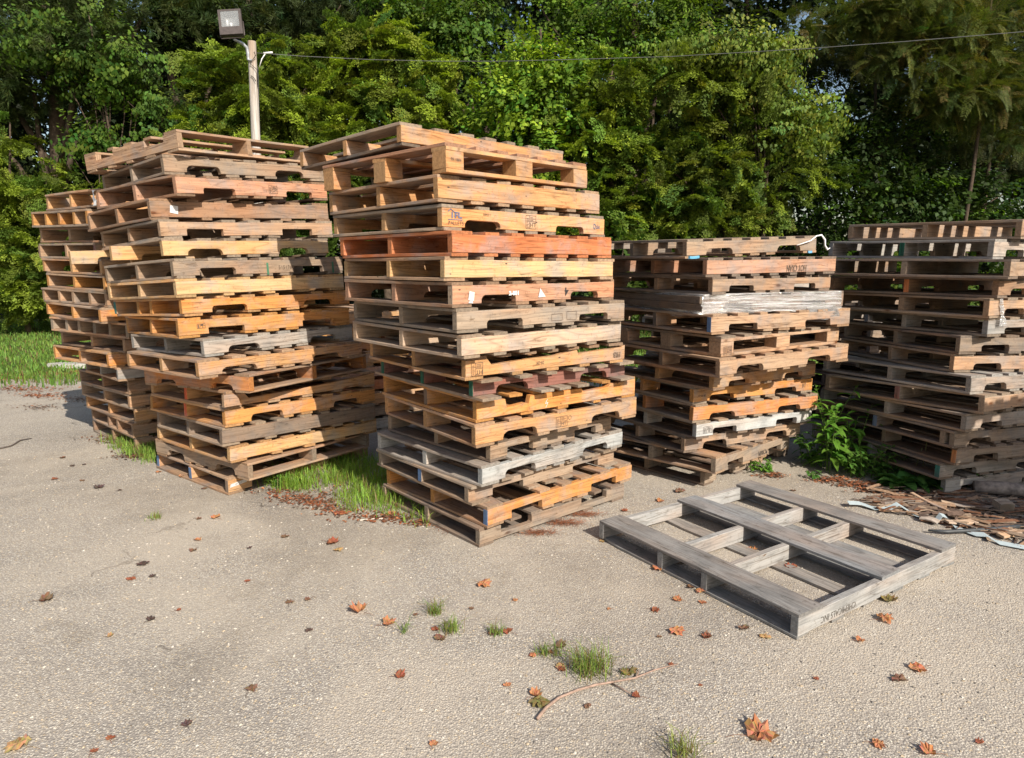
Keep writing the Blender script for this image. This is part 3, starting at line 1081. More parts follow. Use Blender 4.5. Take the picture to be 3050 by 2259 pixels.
# ---- writing and marks
s = st('B4')
lines(s, [(.035, .088, .052, .102), (.052, .102, .078, .086)], .0016, 'blueink')
text(s, '1FL', .085, .072, .040, 'blueink', sx=1.25, bold=.001)
lines(s, [(.035, .052, .125, .052)], .0015, 'blueink')
text(s, 'PALLETS', .085, .035, .026, 'fadedink', sx=1.0)
text(s, '030923 1', .285, .085, .017, 'ink', sx=.8)
stamp(s, .56, .028, .075, .068, 'HT', mat='fadedink')
text(s, 'Dale', 1.145, .060, .040, 'blueink', sx=.8)
s = st('B2')
text(s, 'TR 1884', .062, .062, .020, 'fadedink')
s = st('B7')
label_patch(s, [(.095, .035), (.13, .03), (.135, .072), (.10, .078)])
label_patch(s, [(.095, .020), (.125, .018), (.12, .034), (.10, .032)])
label_patch(s, [(.575, .034), (.63, .036), (.585, .082)])
text(s, '2-001', .40, .06, .028, 'white', name='white_chalk_mark', sx=1.1, bold=.002)
text(s, '4', .795, .062, .062, 'ink', flip=True, sx=1.0, bold=.001)
s = st('B10')
text(s, 'FRB', 1.115, .050, .046, 'fadedink', flip=True, sx=.85, bold=.0008)
text(s, '25-24', .50, .052, .024, 'fadedink', flip=True)
stamp(s, .035, .022, .072, .065, 'HT', True)
s = st('B13')
stamp(s, .56, .030, .085, .06, 'HT')
lines(s, [(.665 + .012 * math.cos(k * .7), .075 + .012 * math.sin(k * .7), .665 + .012 * math.cos((k + 1) * .7), .075 + .012 * math.sin((k + 1) * .7)) for k in range(9)], .001)
s = st('B12')
lines(s, [(.49, .070, .475, .045), (.475, .045, .495, .050), (.495, .050, .478, .022)], .0016, 'white', name='chalk_mark')
s = st('B8')
lines(s, [(.63, .03, .71, .03), (.71, .03, .71, .066), (.71, .066, .63, .066), (.63, .066, .63, .03), (.745, .03, .82, .03), (.82, .03, .82, .075), (.82, .075, .745, .075), (.745, .075, .745, .03)], .0009)
s = st('A3')
stamp(s, .66, .036, .07, .05, 'HT')
s = st('A4')
label_patch(s, [(.115, .045), (.165, .035), (.170, .085), (.12, .09)])
s = st('A7')
text(s, '5151760', .755, .052, .036, 'fadedink', sx=.95)
for xx in (.615, 1.13):
    lines(s, [(xx, .006, xx, .084)], .007, 'strapgreen', name='green_strap_mark')
s = st('A10')
stamp(s, .11, .055, .05, .026, 'E', mat='fadedink')
s = st('A19')
label_patch(s, [(.012, .050), (.135, .062), (.14, .084), (.016, .074)], name='paper_label')
text(s, '20115 0', .075, .067, .016, 'ink', y=-.005)
text(s, '8', .15, .074, .02, 'ink', y=-.0045)
s = st('F14')
label_patch(s, [(.50, .022), (.63, .022), (.63, .078), (.50, .076)], 'yellow')
text(s, 'B17', .585, .049, .042, 'ink', y=-.006, sx=1.0)
s = st('C2')
text(s, 'HOY CRAN', .80, .046, .060, 'fadedink', flip=True, sx=.62, bold=.0008)
s = st('C6')
lines(s, [(.028, .010, .098, .010), (.098, .010, .098, .062), (.098, .062, .028, .062), (.028, .062, .028, .010), (.055, .012, .055, .060), (.055, .045, .097, .045)] +
      [(.032, .016 + .006 * k, .048, .018 + .006 * k) for k in range(7)], .0013, 'fadedink')
text(s, 'HT', .077, .027, .032, 'ink', sx=.9)
text(s, 'MB-990', .077, .053, .010, 'ink')
s = st('C9')
text(s, '08-03-21', .075, .055, .020, 'ink', flip=True)
text(s, 'BT', 1.10, .055, .045, 'fadedink', sx=.8)
s = st('C11')
stamp(s, .065, .035, .08, .045, 'EI', mat='ink')
s = st('C13')
text(s, 'PC101P1', .66, .046, .050, 'ink', flip=True, sx=.75, bold=.0008)
s = st('D3')
text(s, 'I21', .30, .05, .03, 'fadedink')

# ---- clear film round the fourth pallet right of centre
q = FIT['C'][3]
a, b, h = q[3], q[4], q[5]
r = random.Random(5)
mb = MB()
ring = []
N = 60
per = []
for k in range(N):
    t = k / N * 2 * (a + b)
    if t < a:
        p_ = (t, -.006)
    elif t < a + b:
        p_ = (a + .006, t - a)
    elif t < 2 * a + b:
        p_ = (a - (t - a - b), b + .006)
    else:
        p_ = (-.006, b - (t - 2 * a - b))
    per.append((p_, t))
rows = 7
for j in range(rows + 1):
    for (p_, t) in per:
        z = h * (0.02 + 0.99 * j / rows)
        hang = 0
        if j == 0:
            hang = -0.012 * r.random() - (0.055 * max(0, 1 - abs(t - 1.0) / .22)) - (0.03 * max(0, 1 - abs(t - (2 * a + b + .75)) / .2))
        o = r.uniform(-.002, .004)
        mb.v.append(Vector((p_[0] + (o if p_[0] > .5 else -o), p_[1] + (o if p_[1] > .5 else -o), z + hang)))
for j in range(rows):
    for k in range(N):
        k2 = (k + 1) % N
        A_, B_ = j * N, (j + 1) * N
        u0, u1 = per[k][1], per[k][1] + 2 * (a + b) / N
        v0, v1 = j / rows * h, (j + 1) / rows * h
        mb.face((A_ + k, A_ + k2, B_ + k2, B_ + k), ((u0, v0), (u1, v0), (u1, v1), (u0, v1)), (1, 1, 1, 1))
mb.build('plastic_wrap', M['wrap'], PAL['C4'], smooth=True)
# crumpled film tail hanging over the pallet below
mb = MB()
g = 9
for j in range(g + 1):
    for i in range(g + 1):
        mb.v.append(Vector((.86 + .27 * i / g + .03 * j / g, -.012 - r.uniform(0, .014), .02 - (.095 * j / g) * (1 - .5 * abs(i / g - .55)) + r.uniform(-.004, .004))))
for j in range(g):
    for i in range(g):
        q0 = j * (g + 1) + i
        mb.face((q0, q0 + 1, q0 + g + 2, q0 + g + 1), ((i * .1, j * .1), (i * .1 + .1, j * .1), (i * .1 + .1, j * .1 + .1), (i * .1, j * .1 + .1)), (1, 1, 1, 1))
mb.build('film_tail', M['wrap'], PAL['C4'], smooth=True)
# end boards on the wrapped pallet's left side
mb = MB()
for z0 in (.018, .064):
    mb.board(Matrix.Translation((-.003, 0.002, z0)) @ Matrix.Rotation(math.pi / 2, 4, 'Z'), b - .004, .016, .043, tint(WC['dark'], r), r)
mb.build('side_board', M['wood'], PAL['C4'])

# white strap on the warped pallet
q = FIT['C'][0]
mb = MB()
a = q[3]
mb.tube([(a - .22, -.012, .055), (a - .16, -.02, .068), (a - .09, -.02, .082), (a - .03, -.018, .112), (a + .02, -.02, .118), (a + .045, -.03, .085), (a + .05, -.03, .045), (a + .065, -.04, .018), (a + .085, -.045, .028)],
        [.002, .0035, .004, .0045, .006, .007, .006, .008, .003], (.8, .8, .8), 7)
mb.build('strap', M['string'], PAL['C1'], smooth=True)
mb = MB()
mb.board(Matrix.Translation((.02, -.004, -.002)), .085, .02, .017, WC['sky'], r)
mb.board(Matrix.Translation((a - .09, -.004, -.002)), .05, .02, .017, WC['sky'], r)
mb.build('blue_deckboard_end', M['wood'], PAL['C1'])
# loose film hanging on the fifth pallet of the right stack
mb = MB()
for j in range(9):
    z = .12 - j * .022
    w = .012 + .006 * math.sin(j) + .003 * j
    x = .10 + .006 * j
    mb.v += [Vector((x - w, -.006 - .004 * (j % 2), z)), Vector((x + w, -.009 + .003 * (j % 3), z))]
for j in range(8):
    mb.face((2 * j, 2 * j + 1, 2 * j + 3, 2 * j + 2), ((0, j * .05), (.05, j * .05), (.05, j * .05 + .05), (0, j * .05 + .05)), (1, 1, 1, 1))
mb.build('torn_film', M['wrap'], PAL['D5'], smooth=True)
# torn film on the far left stack's top pallet
mb = MB()
for j in range(7):
    z = .115 - j * .018
    mb.v += [Vector((.02 - .004 * (j % 2), .02 + .02 * math.sin(j), z)) + Vector((-.03, 0, 0)), Vector((-.012, .06 + .012 * math.cos(j * 2), z))]
for j in range(6):
    mb.face((2 * j, 2 * j + 1, 2 * j + 3, 2 * j + 2), ((0, 0), (.05, 0), (.05, .05), (0, .05)), (1, 1, 1, 1))
mb.build('torn_film', M['string'], PAL['F1'], smooth=True)
# stub block and nails at the corner of the fourteenth pallet left of centre
mb = MB()
mb.extrude(Matrix.Translation((-.03, -.028, .022)), [(0, 0), (.115, 0), (.095, .072), (0, .078)], .028, tint(WC['tan'], r), r)
mb.build('stub_block', M['wood'], PAL['A14'])

# ------------------------------------------------------------------ pallets behind the front stacks, plus stacks added for shade
def plain_stack(x, y, thd, n, cols, group, where, a=1.2, b=1.0, seed=900, z0=0.002):
    r = random.Random(seed)
    z = z0
    out = []
    for i in range(n):
        c = cols[i % len(cols)]
        h = .122 + r.uniform(-.005, .005)
        m = frame((x + r.uniform(-.05, .05), y + r.uniform(-.05, .05)), R(thd + r.uniform(-4, 4)), z, z, z, a, b)
        p = pallet(m, a, b, h, r.choice('np'), c[0], c[1], seed + i)
        out.append((p, c))
        z += h + .001
    for i, (p, c) in enumerate(out[::-1]):
        nm = {'orange': 'orange', 'red': 'red', 'pale': 'pale', 'otan': 'light orange', 'deep': 'deep orange', 'palegrey': 'pale grey',
              'tan': 'tan', 'grey': 'grey', 'greybrown': 'grey-brown', 'greytan': 'grey-tan', 'redtan': 'pinkish'}[c[0]]
        tag(p, f'{nm} pallet, {ORD[i]} from top of {where}', 'pallet', group)


plain_stack(-1.72, 5.75, 40, 9, [('palegrey', 'grey'), ('greytan', 'tan'), ('otan', 'tan'), ('red', 'red'), ('redtan', 'tan'), ('orange', 'otan'), ('deep', 'orange'), ('orange', 'tan'), ('otan', 'tan')],
            'pallets in the stack hidden behind', 'the low stack seen between the two big stacks')
plain_stack(4.25, 5.55, 15, 8, [('grey', 'grey'), ('greybrown', 'greytan'), ('greytan', 'greytan')],
            'pallets in the low stack at the right edge', 'the low stack behind the far right stack', seed=950)
plain_stack(4.43, 1.65, 33, 17, [('grey', 'grey'), ('greybrown', 'greytan'), ('greytan', 'greytan')],
            'unseen pallets added to shade the far right stack', 'the unseen stack added for shade at right', seed=980)  # unseen stack, placed and sized to shade the lower far right stack

plain_stack(1.95, 6.35, 32, 11, [('greytan', 'greybrown'), ('grey', 'greybrown'), ('greybrown', 'greybrown')],
            'added backing pallets behind the stack right of centre', 'the added dark-backing stack behind the right-centre one', seed=1010)  # added as dark backing so the openings in front look dark
plain_stack(3.22, 6.15, 22, 10, [('greybrown', 'greybrown'), ('greytan', 'dark'), ('grey', 'greybrown')],
            'added backing pallets behind the far right stack', 'the added dark-backing stack behind the far right one', seed=1040)  # second added backing stack, darkens the gaps of the far right stack

# ------------------------------------------------------------------ the lone pallet on the pavement
HT_ = 0.112
cN, cR, cL = ground(2380, 1834, HT_), ground(2858, 1612, HT_), ground(1794, 1547, HT_)
cF = ground(2234, 1432, HT_)
uu = ((cR - cN) + (cF - cL))
th = math.atan2(uu.y, uu.x)
a = ((cR - cN).length + (cF - cL).length) / 2
b = ((cL - cN).length + (cF - cR).length) / 2
m = frame((cN.x, cN.y), th, .002, .002, .002, a, b)
lone = empty('wooden_pallet', m)
tag(lone, 'single grey weathered pallet lying flat on the pavement with three top boards', 'pallet')
r = random.Random(77)
vdir = Vector((-math.sin(th), math.cos(th)))


def frac(px, py):
    g_ = ground(px, py, .03)
    return (g_.xy - cN.xy).dot(vdir)


ys = [0.0, frac(1750 + 695 / 1.94, 1400 + 680 / 1.94), frac(1750 + 445 / 1.94, 1400 + 550 / 1.94), b - .036]
for i, y in enumerate(ys):
    mb = MB()
    mb.extrude(Matrix.Translation((0.0, y, .0145)), notched(a, HT_ - .031, 'p', r), .036, tint((0.33, .315, .295), r, .06), r, endcol=None)
    o = mb.build('stringer', M['wood'], lone)
    if i == 0:
        s_lone = o
for k, (x, w) in enumerate(((0.0, .165), (a * .47, .16), (a - .15, .15))):
    mb = MB()
    mb.board(Matrix.Translation((x + w, -.002, HT_ - .016)) @ Matrix.Rotation(math.pi / 2 + (.012 if k == 2 else 0), 4, 'Z'), b + .004, w, .016, tint((0.235, .235, .235), r, .08), r, bow=.002)
    o = mb.build('deckboard', M['wood'], lone)
for k in range(6):
    w = .095
    x = (a - w) * k / 5
    mb = MB()
    mb.board(Matrix.Translation((x + w, 0.002, 0.0)) @ Matrix.Rotation(math.pi / 2, 4, 'Z'), b - .003, w, .014, tint((0.24, .235, .225), r, .12), r, bow=.001)
    mb.build('bottom_board', M['wood'], lone)
text(s_lone, 'CHEMICALS INC', .29, .042, .044, 'palerink', flip=True, sx=.82, y=-.0016)
mb = MB()
for (x, w) in ((0.0, .165), (a * .47, .16), (a - .15, .15)):
    for y in ys:
        for dx in (.03, w - .03):
            c0 = Vector((x + dx, y + .018, HT_ - .0002))
            i0 = len(mb.v)
            for k in range(6):
                mb.v.append(c0 + Vector((.004 * math.cos(k * 1.047), .004 * math.sin(k * 1.047), .0016)))
            mb.face(tuple(range(i0, i0 + 6)), ((0, 0),) * 6, (.1, .1, .1, 1))
mb.build('nail_head', M['nail'], lone)['kind'] = 'stuff'

# ------------------------------------------------------------------ foliage
nr = np.random.default_rng(11)


def rot_from(d, roll):
    """rotation matrices (n,3,3) whose x axis is d"""
    d = d / np.linalg.norm(d, axis=1, keepdims=True)
    up = np.tile(np.array([0, 0, 1.0]), (len(d), 1))
    bad = np.abs(d[:, 2]) > .97
    up[bad] = (1, 0, 0)
    y = np.cross(up, d)
    y /= np.linalg.norm(y, axis=1, keepdims=True)
    z = np.cross(d, y)
    c, s_ = np.cos(roll)[:, None], np.sin(roll)[:, None]
    y2 = y * c + z * s_
    z2 = -y * s_ + z * c
    return np.stack([d, y2, z2], axis=2)


def spray_template(kind, g):
    """leaf centres, axes and normals of one twig in its own frame: x out along the twig, z up. Returns (n,4,3) quads"""
    q = []

    def leaf(p, d, n, l, w):
        d = d / np.linalg.norm(d)
        s_ = np.cross(n, d)
        s_ /= np.linalg.norm(s_)
        if kind in ('maple', 'vine'):
            q.append([p, p + d * l * .38 + s_ * w, p + d * l, p + d * l * .38 - s_ * w])
        else:
            q.append([p, p + d * l * .5 + s_ * w, p + d * l, p + d * l * .5 - s_ * w])
    if kind == 'locust':
        L = .40
        for k in range(8):
            t = (k + .6) / 8
            base = np.array([L * t, 0, -.10 * t * t])
            for sd in (-1, 1):
                out = np.array([.45, sd * .9, g.uniform(-.25, .15)])
                out /= np.linalg.norm(out)
                rl = .15 * (1 - .5 * t) * g.uniform(.7, 1.3)
                for j in range(6):
                    pj = base + out * rl * (j + .5) / 6 + np.array([0, 0, -.03 * (j / 6) ** 2])
                    for s2 in (-1, 1):
                        dd = np.cross(out, [0, 0, 1.0]) * s2 + out * .35 + np.array([0, 0, g.uniform(-.3, .2)])
                        nn = np.array([g.uniform(-.6, .6), g.uniform(-.6, .6), 1.0])
                        leaf(pj + g.normal(0, .008, 3), dd + g.normal(0, .3, 3), nn, .048 * g.uniform(.8, 1.3), .014)
    elif kind == 'maple':
        L = .5
        for k in range(20):
            t = (k + .4) / 20
            sd = -1 if k % 2 else 1
            base = np.array([L * t, sd * g.uniform(.03, .15), g.uniform(-.07, .05)])
            dd = np.array([g.uniform(.2, .8), sd * g.uniform(.2, 1), g.uniform(-.8, .0)])
            nn = np.array([g.uniform(.0, .7), g.uniform(-.4, .4), 1.0])
            leaf(base, dd, nn, .080 * g.uniform(.7, 1.3), .034)
    elif kind == 'vine':
        for k in range(16):
            base = np.array([g.uniform(0, .5), g.uniform(-.16, .16), g.uniform(-.05, .05)])
            dd = np.array([g.uniform(-.2, .6), g.uniform(-.4, .4), -1.0])
            nn = np.array([1.0, g.uniform(-.5, .5), .5])
            leaf(base, dd, nn, .080 * g.uniform(.7, 1.25), .034)
    elif kind == 'hemlock':
        L = .6
        for k in range(11):
            t = (k + .5) / 11
            for sd in (-1, 1):
                out = np.array([.7, sd * .8, -.12])
                out /= np.linalg.norm(out)
                rl = .20 * (1 - .7 * t)
                base = np.array([L * t, 0, -.12 * t * t])
                for j in range(4):
                    leaf(base + out * rl * j / 4, out + np.array([0, g.uniform(-.6, .6), g.uniform(-.25, .1)]), np.array([g.uniform(-.3, .3), g.uniform(-.3, .3), 1.0]), .06, .009)
    elif kind == 'pine':
        for k in range(46):
            base = np.array([g.uniform(0, .35), g.uniform(-.02, .02), g.uniform(-.02, .02)])
            dd = np.array([g.uniform(.4, 1), g.uniform(-.8, .8), g.uniform(-.5, .7)])
            leaf(base, dd, np.array([g.uniform(-1, 1), g.uniform(-1, 1), 1.0]), .15, .006)
    elif kind == 'big':
        for k in range(20):
            base = np.array([g.uniform(0, .6), g.uniform(-.25, .25), g.uniform(-.15, .15)])
            dd = np.array([g.uniform(-.2, 1), g.uniform(-1, 1), g.uniform(-.8, .3)])
            leaf(base, dd, np.array([g.uniform(-.4, .8), g.uniform(-.5, .5), 1.0]), .15, .055)
    return np.array(q)


TPL = {k: [spray_template(k, nr) for _ in range(5)] for k in ('locust', 'maple', 'vine', 'hemlock', 'pine', 'big')}


def crown(lobes, kind, n, col, seed, parent, name='crown', droop=0.25, scale=1.0, inner=0.35, var=0.34, tip=None, mat='leaf', frontbias=0.5):
    """lobes: (cx, cy, cz, rx, ry, rz) in world metres"""
    g = np.random.default_rng(seed)
    lb = np.array(lobes, dtype=float)
    vol = (lb[:, 3] * lb[:, 4] * lb[:, 5]) ** (2 / 3)
    pick = g.choice(len(lb), n, p=vol / vol.sum())
    d = g.normal(size=(n, 3))
    d /= np.linalg.norm(d, axis=1, keepdims=True)
    # most leaves sit on the side the light reaches
    fl = (g.random(n) < frontbias) & (d[:, 1] > 0)
    d[fl, 1] *= -1
    rad = np.where(g.random(n) < inner, g.uniform(.35, .85, n), g.uniform(.82, 1.08, n))
    # clumps: sprays gather round random shoots
    P = lb[pick, :3] + d * rad[:, None] * lb[pick, 3:6]
    ncl = max(6, n // 13)
    cl = P[g.integers(0, n, ncl)]
    ci = g.integers(0, ncl, n)
    near = g.random(n) < .78
    P[near] = cl[ci[near]] + g.normal(size=(near.sum(), 3)) * np.array([.27, .22, .10]) * scale
    P[:, 2] = np.maximum(P[:, 2], .05)
    dirs = d + g.normal(size=(n, 3)) * .35
    dirs[:, 2] -= droop
    Rm = rot_from(dirs, g.uniform(-.5, .5, n))
    Vs, Cs = [], []
    base = np.array(col)
    bright = g.normal(0, 1, ncl)[ci]
    for t in range(5):
        sel = np.where(g.integers(0, 5, n) == t)[0] if t < 4 else np.arange(0, n, 5)
        if len(sel) == 0:
            continue
        T = TPL[kind][t] * scale
        sc = g.uniform(.75, 1.3, len(sel))[:, None, None, None]
        W = np.einsum('sij,lkj->slki', Rm[sel], T) * sc + P[sel][:, None, None, :]
        k = T.shape[0]
        W = W.reshape(-1, 4, 3)
        spv = (1 + var * .8 * bright[sel] * .5 + var * g.normal(0, .5, len(sel)))[:, None, None]
        hue = g.normal(0, .5, (len(sel), 1, 1)) * var
        lv = 1 + var * g.normal(0, .45, (len(sel), k, 1))
        c = base[None, None, :] * spv * lv * (1 + hue * np.array([.9, .1, -.4])[None, None, :])
        if tip is not None:
            msk = (g.random(len(sel)) < tip[1])[:, None, None]
            c = np.where(msk, np.array(tip[0])[None, None, :] * lv, c)
        Vs.append(W)
        Cs.append(np.clip(c, .004, .8).reshape(-1, 3))
    V = np.concatenate(Vs)
    C = np.concatenate(Cs)
    o = quads_mesh(name, V, C, M[mat], 4, parent)
    return o


def limb_tree(root, x, y, h, r0, seed, lobes, lean=0.0, limbs=True):
    """trunk and limbs reaching into the lobes"""
    g = random.Random(seed)
    mb = MB()
    pts = []
    n = 8
    for i in range(n + 1):
        t = i / n
        pts.append(Vector((x + lean * t * h + .10 * math.sin(t * 5 + seed), y + .08 * math.cos(t * 4 + seed), -.02 + h * t)))
    mb.tube(pts, [r0 * (1 - .8 * i / n) + (.35 * r0 if i == 0 else 0) for i in range(n + 1)], (.1, .08, .06), 9)
    for lb in (lobes if limbs else []):
        c = Vector(lb[:3])
        k = min(n - 1, max(1, int((c.z * .6) / h * n)))
        s_ = pts[k]
        mid = s_.lerp(c, .5) + Vector((g.uniform(-.2, .2), g.uniform(-.2, .2), .15))
        mb.tube([s_, mid, c, c + Vector((g.uniform(-.3, .3), g.uniform(-.3, .1), .5 * lb[5]))], [r0 * .38, r0 * .26, r0 * .15, .01], (.1, .08, .06), 6)
    o = mb.build('trunk', M['bark'], None, smooth=True)
    o.parent = root
    return o


def tree(name, label, cat, x, y, lobes, kind, n, col, seed, r0=.12, group=None, th=None, limbs=True, **kw):
    """lobes given relative to (x, y, 0)"""
    root = empty(name, Matrix.Translation((x, y, 0)))
    inv = root.matrix_world.inverted()
    wl_ = [(x + l[0], y + l[1], l[2], l[3], l[4], l[5]) for l in lobes]
    h = th if th else max(l[2] + l[5] * .7 for l in wl_)
    t = limb_tree(root, x, y, h, r0, seed, wl_, limbs=limbs)
    c = crown(wl_, kind, n, col, seed, root, **kw)
    for o in (t, c):
        o.data.transform(inv)
    tag(root, label, cat, group)
    return root


def lobes_auto(seed, n, rx, ry, z0, z1, r0, r1):
    g = random.Random(seed)
    out = []
    for i in range(n):
        z = z0 + (z1 - z0) * (i + .5) / n
        out.append((g.uniform(-rx, rx), g.uniform(-ry, ry * .5), z, g.uniform(r0, r1), g.uniform(r0, r1) * .9, g.uniform(r0, r1) * .62))
    return out


def px_lobe(px, py, Y, rx, rz, x, y, ry=None):
    """a lobe centred where the photo shows it at depth Y (radii in photo px)"""
    c = at(px, py, Y)
    k = Y / FPX
    return (c.x - x, c.y - y, c.z, rx * k, (ry if ry else rx * k * .8), rz * k)


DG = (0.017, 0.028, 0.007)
MG = (0.055, 0.115, 0.020)
BG = (0.105, 0.195, 0.022)
LG = (0.15, 0.23, 0.03)

# dark back row
backs = [(-15.5, 20.5), (-12.2, 21.5), (-9.0, 20.2), (-5.8, 21.6), (-2.6, 20.4), (0.7, 21.4), (3.9, 20.3), (7.1, 21.5), (10.4, 20.4), (13.6, 21.3)]
where = ['at the far left edge', 'behind the left vines', 'left of the lamp post', 'behind the lamp post', 'just right of the lamp post',
         'behind the central stack', 'behind the big bright bush', 'behind the hanging vine', 'behind the brownish hemlock', 'at the far right edge']
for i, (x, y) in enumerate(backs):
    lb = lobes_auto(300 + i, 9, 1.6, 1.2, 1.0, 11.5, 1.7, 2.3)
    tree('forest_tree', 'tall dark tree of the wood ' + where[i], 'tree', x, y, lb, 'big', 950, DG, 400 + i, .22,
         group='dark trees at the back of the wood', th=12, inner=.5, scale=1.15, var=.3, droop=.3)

# dense wood beyond, one far mass
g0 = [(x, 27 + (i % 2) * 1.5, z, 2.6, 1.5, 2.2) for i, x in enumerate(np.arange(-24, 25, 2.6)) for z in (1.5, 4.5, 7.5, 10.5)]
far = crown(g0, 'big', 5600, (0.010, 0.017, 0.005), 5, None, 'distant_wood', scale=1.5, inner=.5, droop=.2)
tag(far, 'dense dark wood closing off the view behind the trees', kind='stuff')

# left: low bright bush at the edge
def T(name, label, cat, px0, Y, plobes, kind, n, col, seed, **kw):
    c = at(px0, 778, Y)
    x, y = c.x, Y
    lb = [px_lobe(*l[:2], Y + (l[4] if len(l) > 4 else 0), l[2], l[3], x, y) for l in plobes]
    return tree(name, label, cat, x, y, lb, kind, n, col, seed, **kw)


T('bush', 'bright green bush at the left edge beside the far left stack', 'bush', 60, 15.0,
  [(-60, 430, 110, 90), (60, 560, 130, 90), (190, 610, 130, 80), (30, 690, 150, 100), (200, 740, 150, 90), (-20, 800, 160, 80), (120, 820, 150, 70), (260, 820, 140, 70), (30, 880, 150, 40), (200, 885, 150, 40)],
  'locust', 1250, (0.135, 0.19, 0.028), 21, r0=.07, tip=((.22, .29, .03), .25))
# left dark pines with vines
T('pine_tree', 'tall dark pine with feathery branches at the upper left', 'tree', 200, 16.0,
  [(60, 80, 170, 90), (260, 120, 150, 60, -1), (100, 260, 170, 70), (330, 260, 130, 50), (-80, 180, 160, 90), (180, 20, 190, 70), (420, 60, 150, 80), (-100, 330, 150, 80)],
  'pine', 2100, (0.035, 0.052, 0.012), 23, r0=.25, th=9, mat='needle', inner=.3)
T('vine', 'leafy vine hanging down from the dark pine on the left', 'vine', 350, 15.0,
  [(230, 200, 55, 45), (270, 230, 60, 40), (330, 210, 55, 35), (400, 260, 30, 80), (370, 190, 60, 30), (500, 330, 28, 55), (410, 330, 22, 40), (130, 130, 90, 40), (250, 60, 80, 30), (480, 420, 34, 50), (195, 430, 34, 50), (290, 430, 50, 40)],
  'vine', 620, (0.085, 0.150, 0.022), 24, r0=.05, inner=.15)
T('vine_tree', 'dark vine-covered tree between the left pine and the lamp post', 'tree', 560, 17.0,
  [(540, 90, 90, 60), (620, 180, 80, 70), (560, 310, 90, 70), (480, 380, 70, 60), (620, 420, 60, 60), (480, 30, 110, 60), (690, 60, 110, 60)],
  'maple', 520, (0.028, 0.048, 0.010), 25, r0=.16, th=9, inner=.35)
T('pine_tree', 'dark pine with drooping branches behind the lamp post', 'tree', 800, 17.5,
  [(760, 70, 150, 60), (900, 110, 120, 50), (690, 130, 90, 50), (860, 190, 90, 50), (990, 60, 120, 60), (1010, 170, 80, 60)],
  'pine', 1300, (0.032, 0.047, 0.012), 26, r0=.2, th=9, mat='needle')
# locust bushes
T('locust_tree', 'bright yellow-green locust tree just behind the lamp post', 'tree', 780, 14.5,
  [(640, 210, 60, 45), (700, 260, 95, 50), (830, 190, 80, 50), (900, 250, 90, 60), (780, 330, 120, 50), (660, 370, 90, 40), (900, 370, 90, 50), (700, 420, 130, 50), (840, 450, 110, 60), (620, 300, 50, 30), (760, 240, 80, 60)],
  'locust', 760, (0.128, 0.180, 0.024), 27, tip=((.24, .32, .028), .3), r0=.09)
T('locust_tree', 'bright locust tree between the lamp post and the central stack', 'tree', 1160, 14.5,
  [(1010, 150, 55, 45, 0), (1060, 120, 50, 40), (1170, 140, 70, 45), (1230, 190, 80, 50), (1080, 230, 100, 60), (1290, 220, 50, 50), (1180, 300, 120, 60), (1010, 320, 80, 60), (1330, 290, 40, 60), (1260, 370, 110, 60), (1100, 400, 120, 60), (1370, 430, 60, 40), (960, 420, 90, 60)],
  'locust', 900, (0.128, 0.180, 0.024), 28, tip=((.25, .33, .028), .3), r0=.09)
T('maple_tree', 'leafy maple with lobed leaves above the central stack', 'tree', 1260, 16.5,
  [(1200, 40, 90, 60), (1330, 60, 90, 60), (1270, 130, 80, 40), (1400, 120, 60, 60), (1430, 30, 80, 60), (1150, 90, 50, 40), (1360, 190, 60, 50), (1460, 230, 50, 60)],
  'maple', 560, (0.075, 0.135, 0.018), 29, r0=.15, th=9)
T('pine_tree', 'slim dark pine in the gap behind the central stack', 'tree', 1440, 18.0,
  [(1440, 240, 60, 90), (1420, 360, 60, 50), (1500, 120, 90, 70), (1400, 180, 60, 60)], 'pine', 460, (0.03, 0.055, 0.02), 30, r0=.14, th=9, mat='needle')
# big bright centre-right bush
T('tulip_tree', 'vivid green young tree rising right of the central stack', 'tree', 1620, 13.8,
  [(1560, 130, 45, 40), (1660, 120, 40, 40), (1600, 200, 80, 50), (1500, 240, 45, 60), (1490, 330, 50, 50), (1700, 210, 70, 60), (1640, 280, 100, 60), (1560, 370, 90, 70), (1500, 430, 50, 60), (1700, 370, 90, 60), (1800, 250, 60, 50), (1640, 450, 120, 60), (1560, 540, 100, 60), (1480, 520, 50, 60)],
  'maple', 950, (0.130, 0.225, 0.022), 31, tip=((.26, .36, .03), .25), r0=.1)
T('locust_tree', 'feathery yellow-green locust right of the vivid young tree', 'tree', 1820, 13.5,
  [(1830, 220, 70, 50), (1860, 320, 70, 60), (1760, 340, 70, 50), (1900, 420, 80, 60), (1780, 440, 90, 60), (1700, 540, 90, 60), (1860, 540, 90, 60), (1930, 620, 80, 60), (1820, 650, 110, 60), (2010, 640, 60, 50), (1760, 720, 110, 60)],
  'locust', 760, (0.120, 0.175, 0.022), 32, tip=((.24, .31, .028), .28), r0=.1)
T('maple_tree', 'maple behind the centre with bright leaves at the top edge', 'tree', 1880, 17.0,
  [(1750, 60, 120, 60), (1900, 60, 110, 60), (2030, 60, 100, 70), (1880, 150, 110, 60), (2060, 170, 80, 60), (1620, 40, 80, 50), (1950, 250, 110, 60)],
  'maple', 720, (0.082, 0.140, 0.018), 33, r0=.17, th=10, tip=((.16, .27, .03), .15))
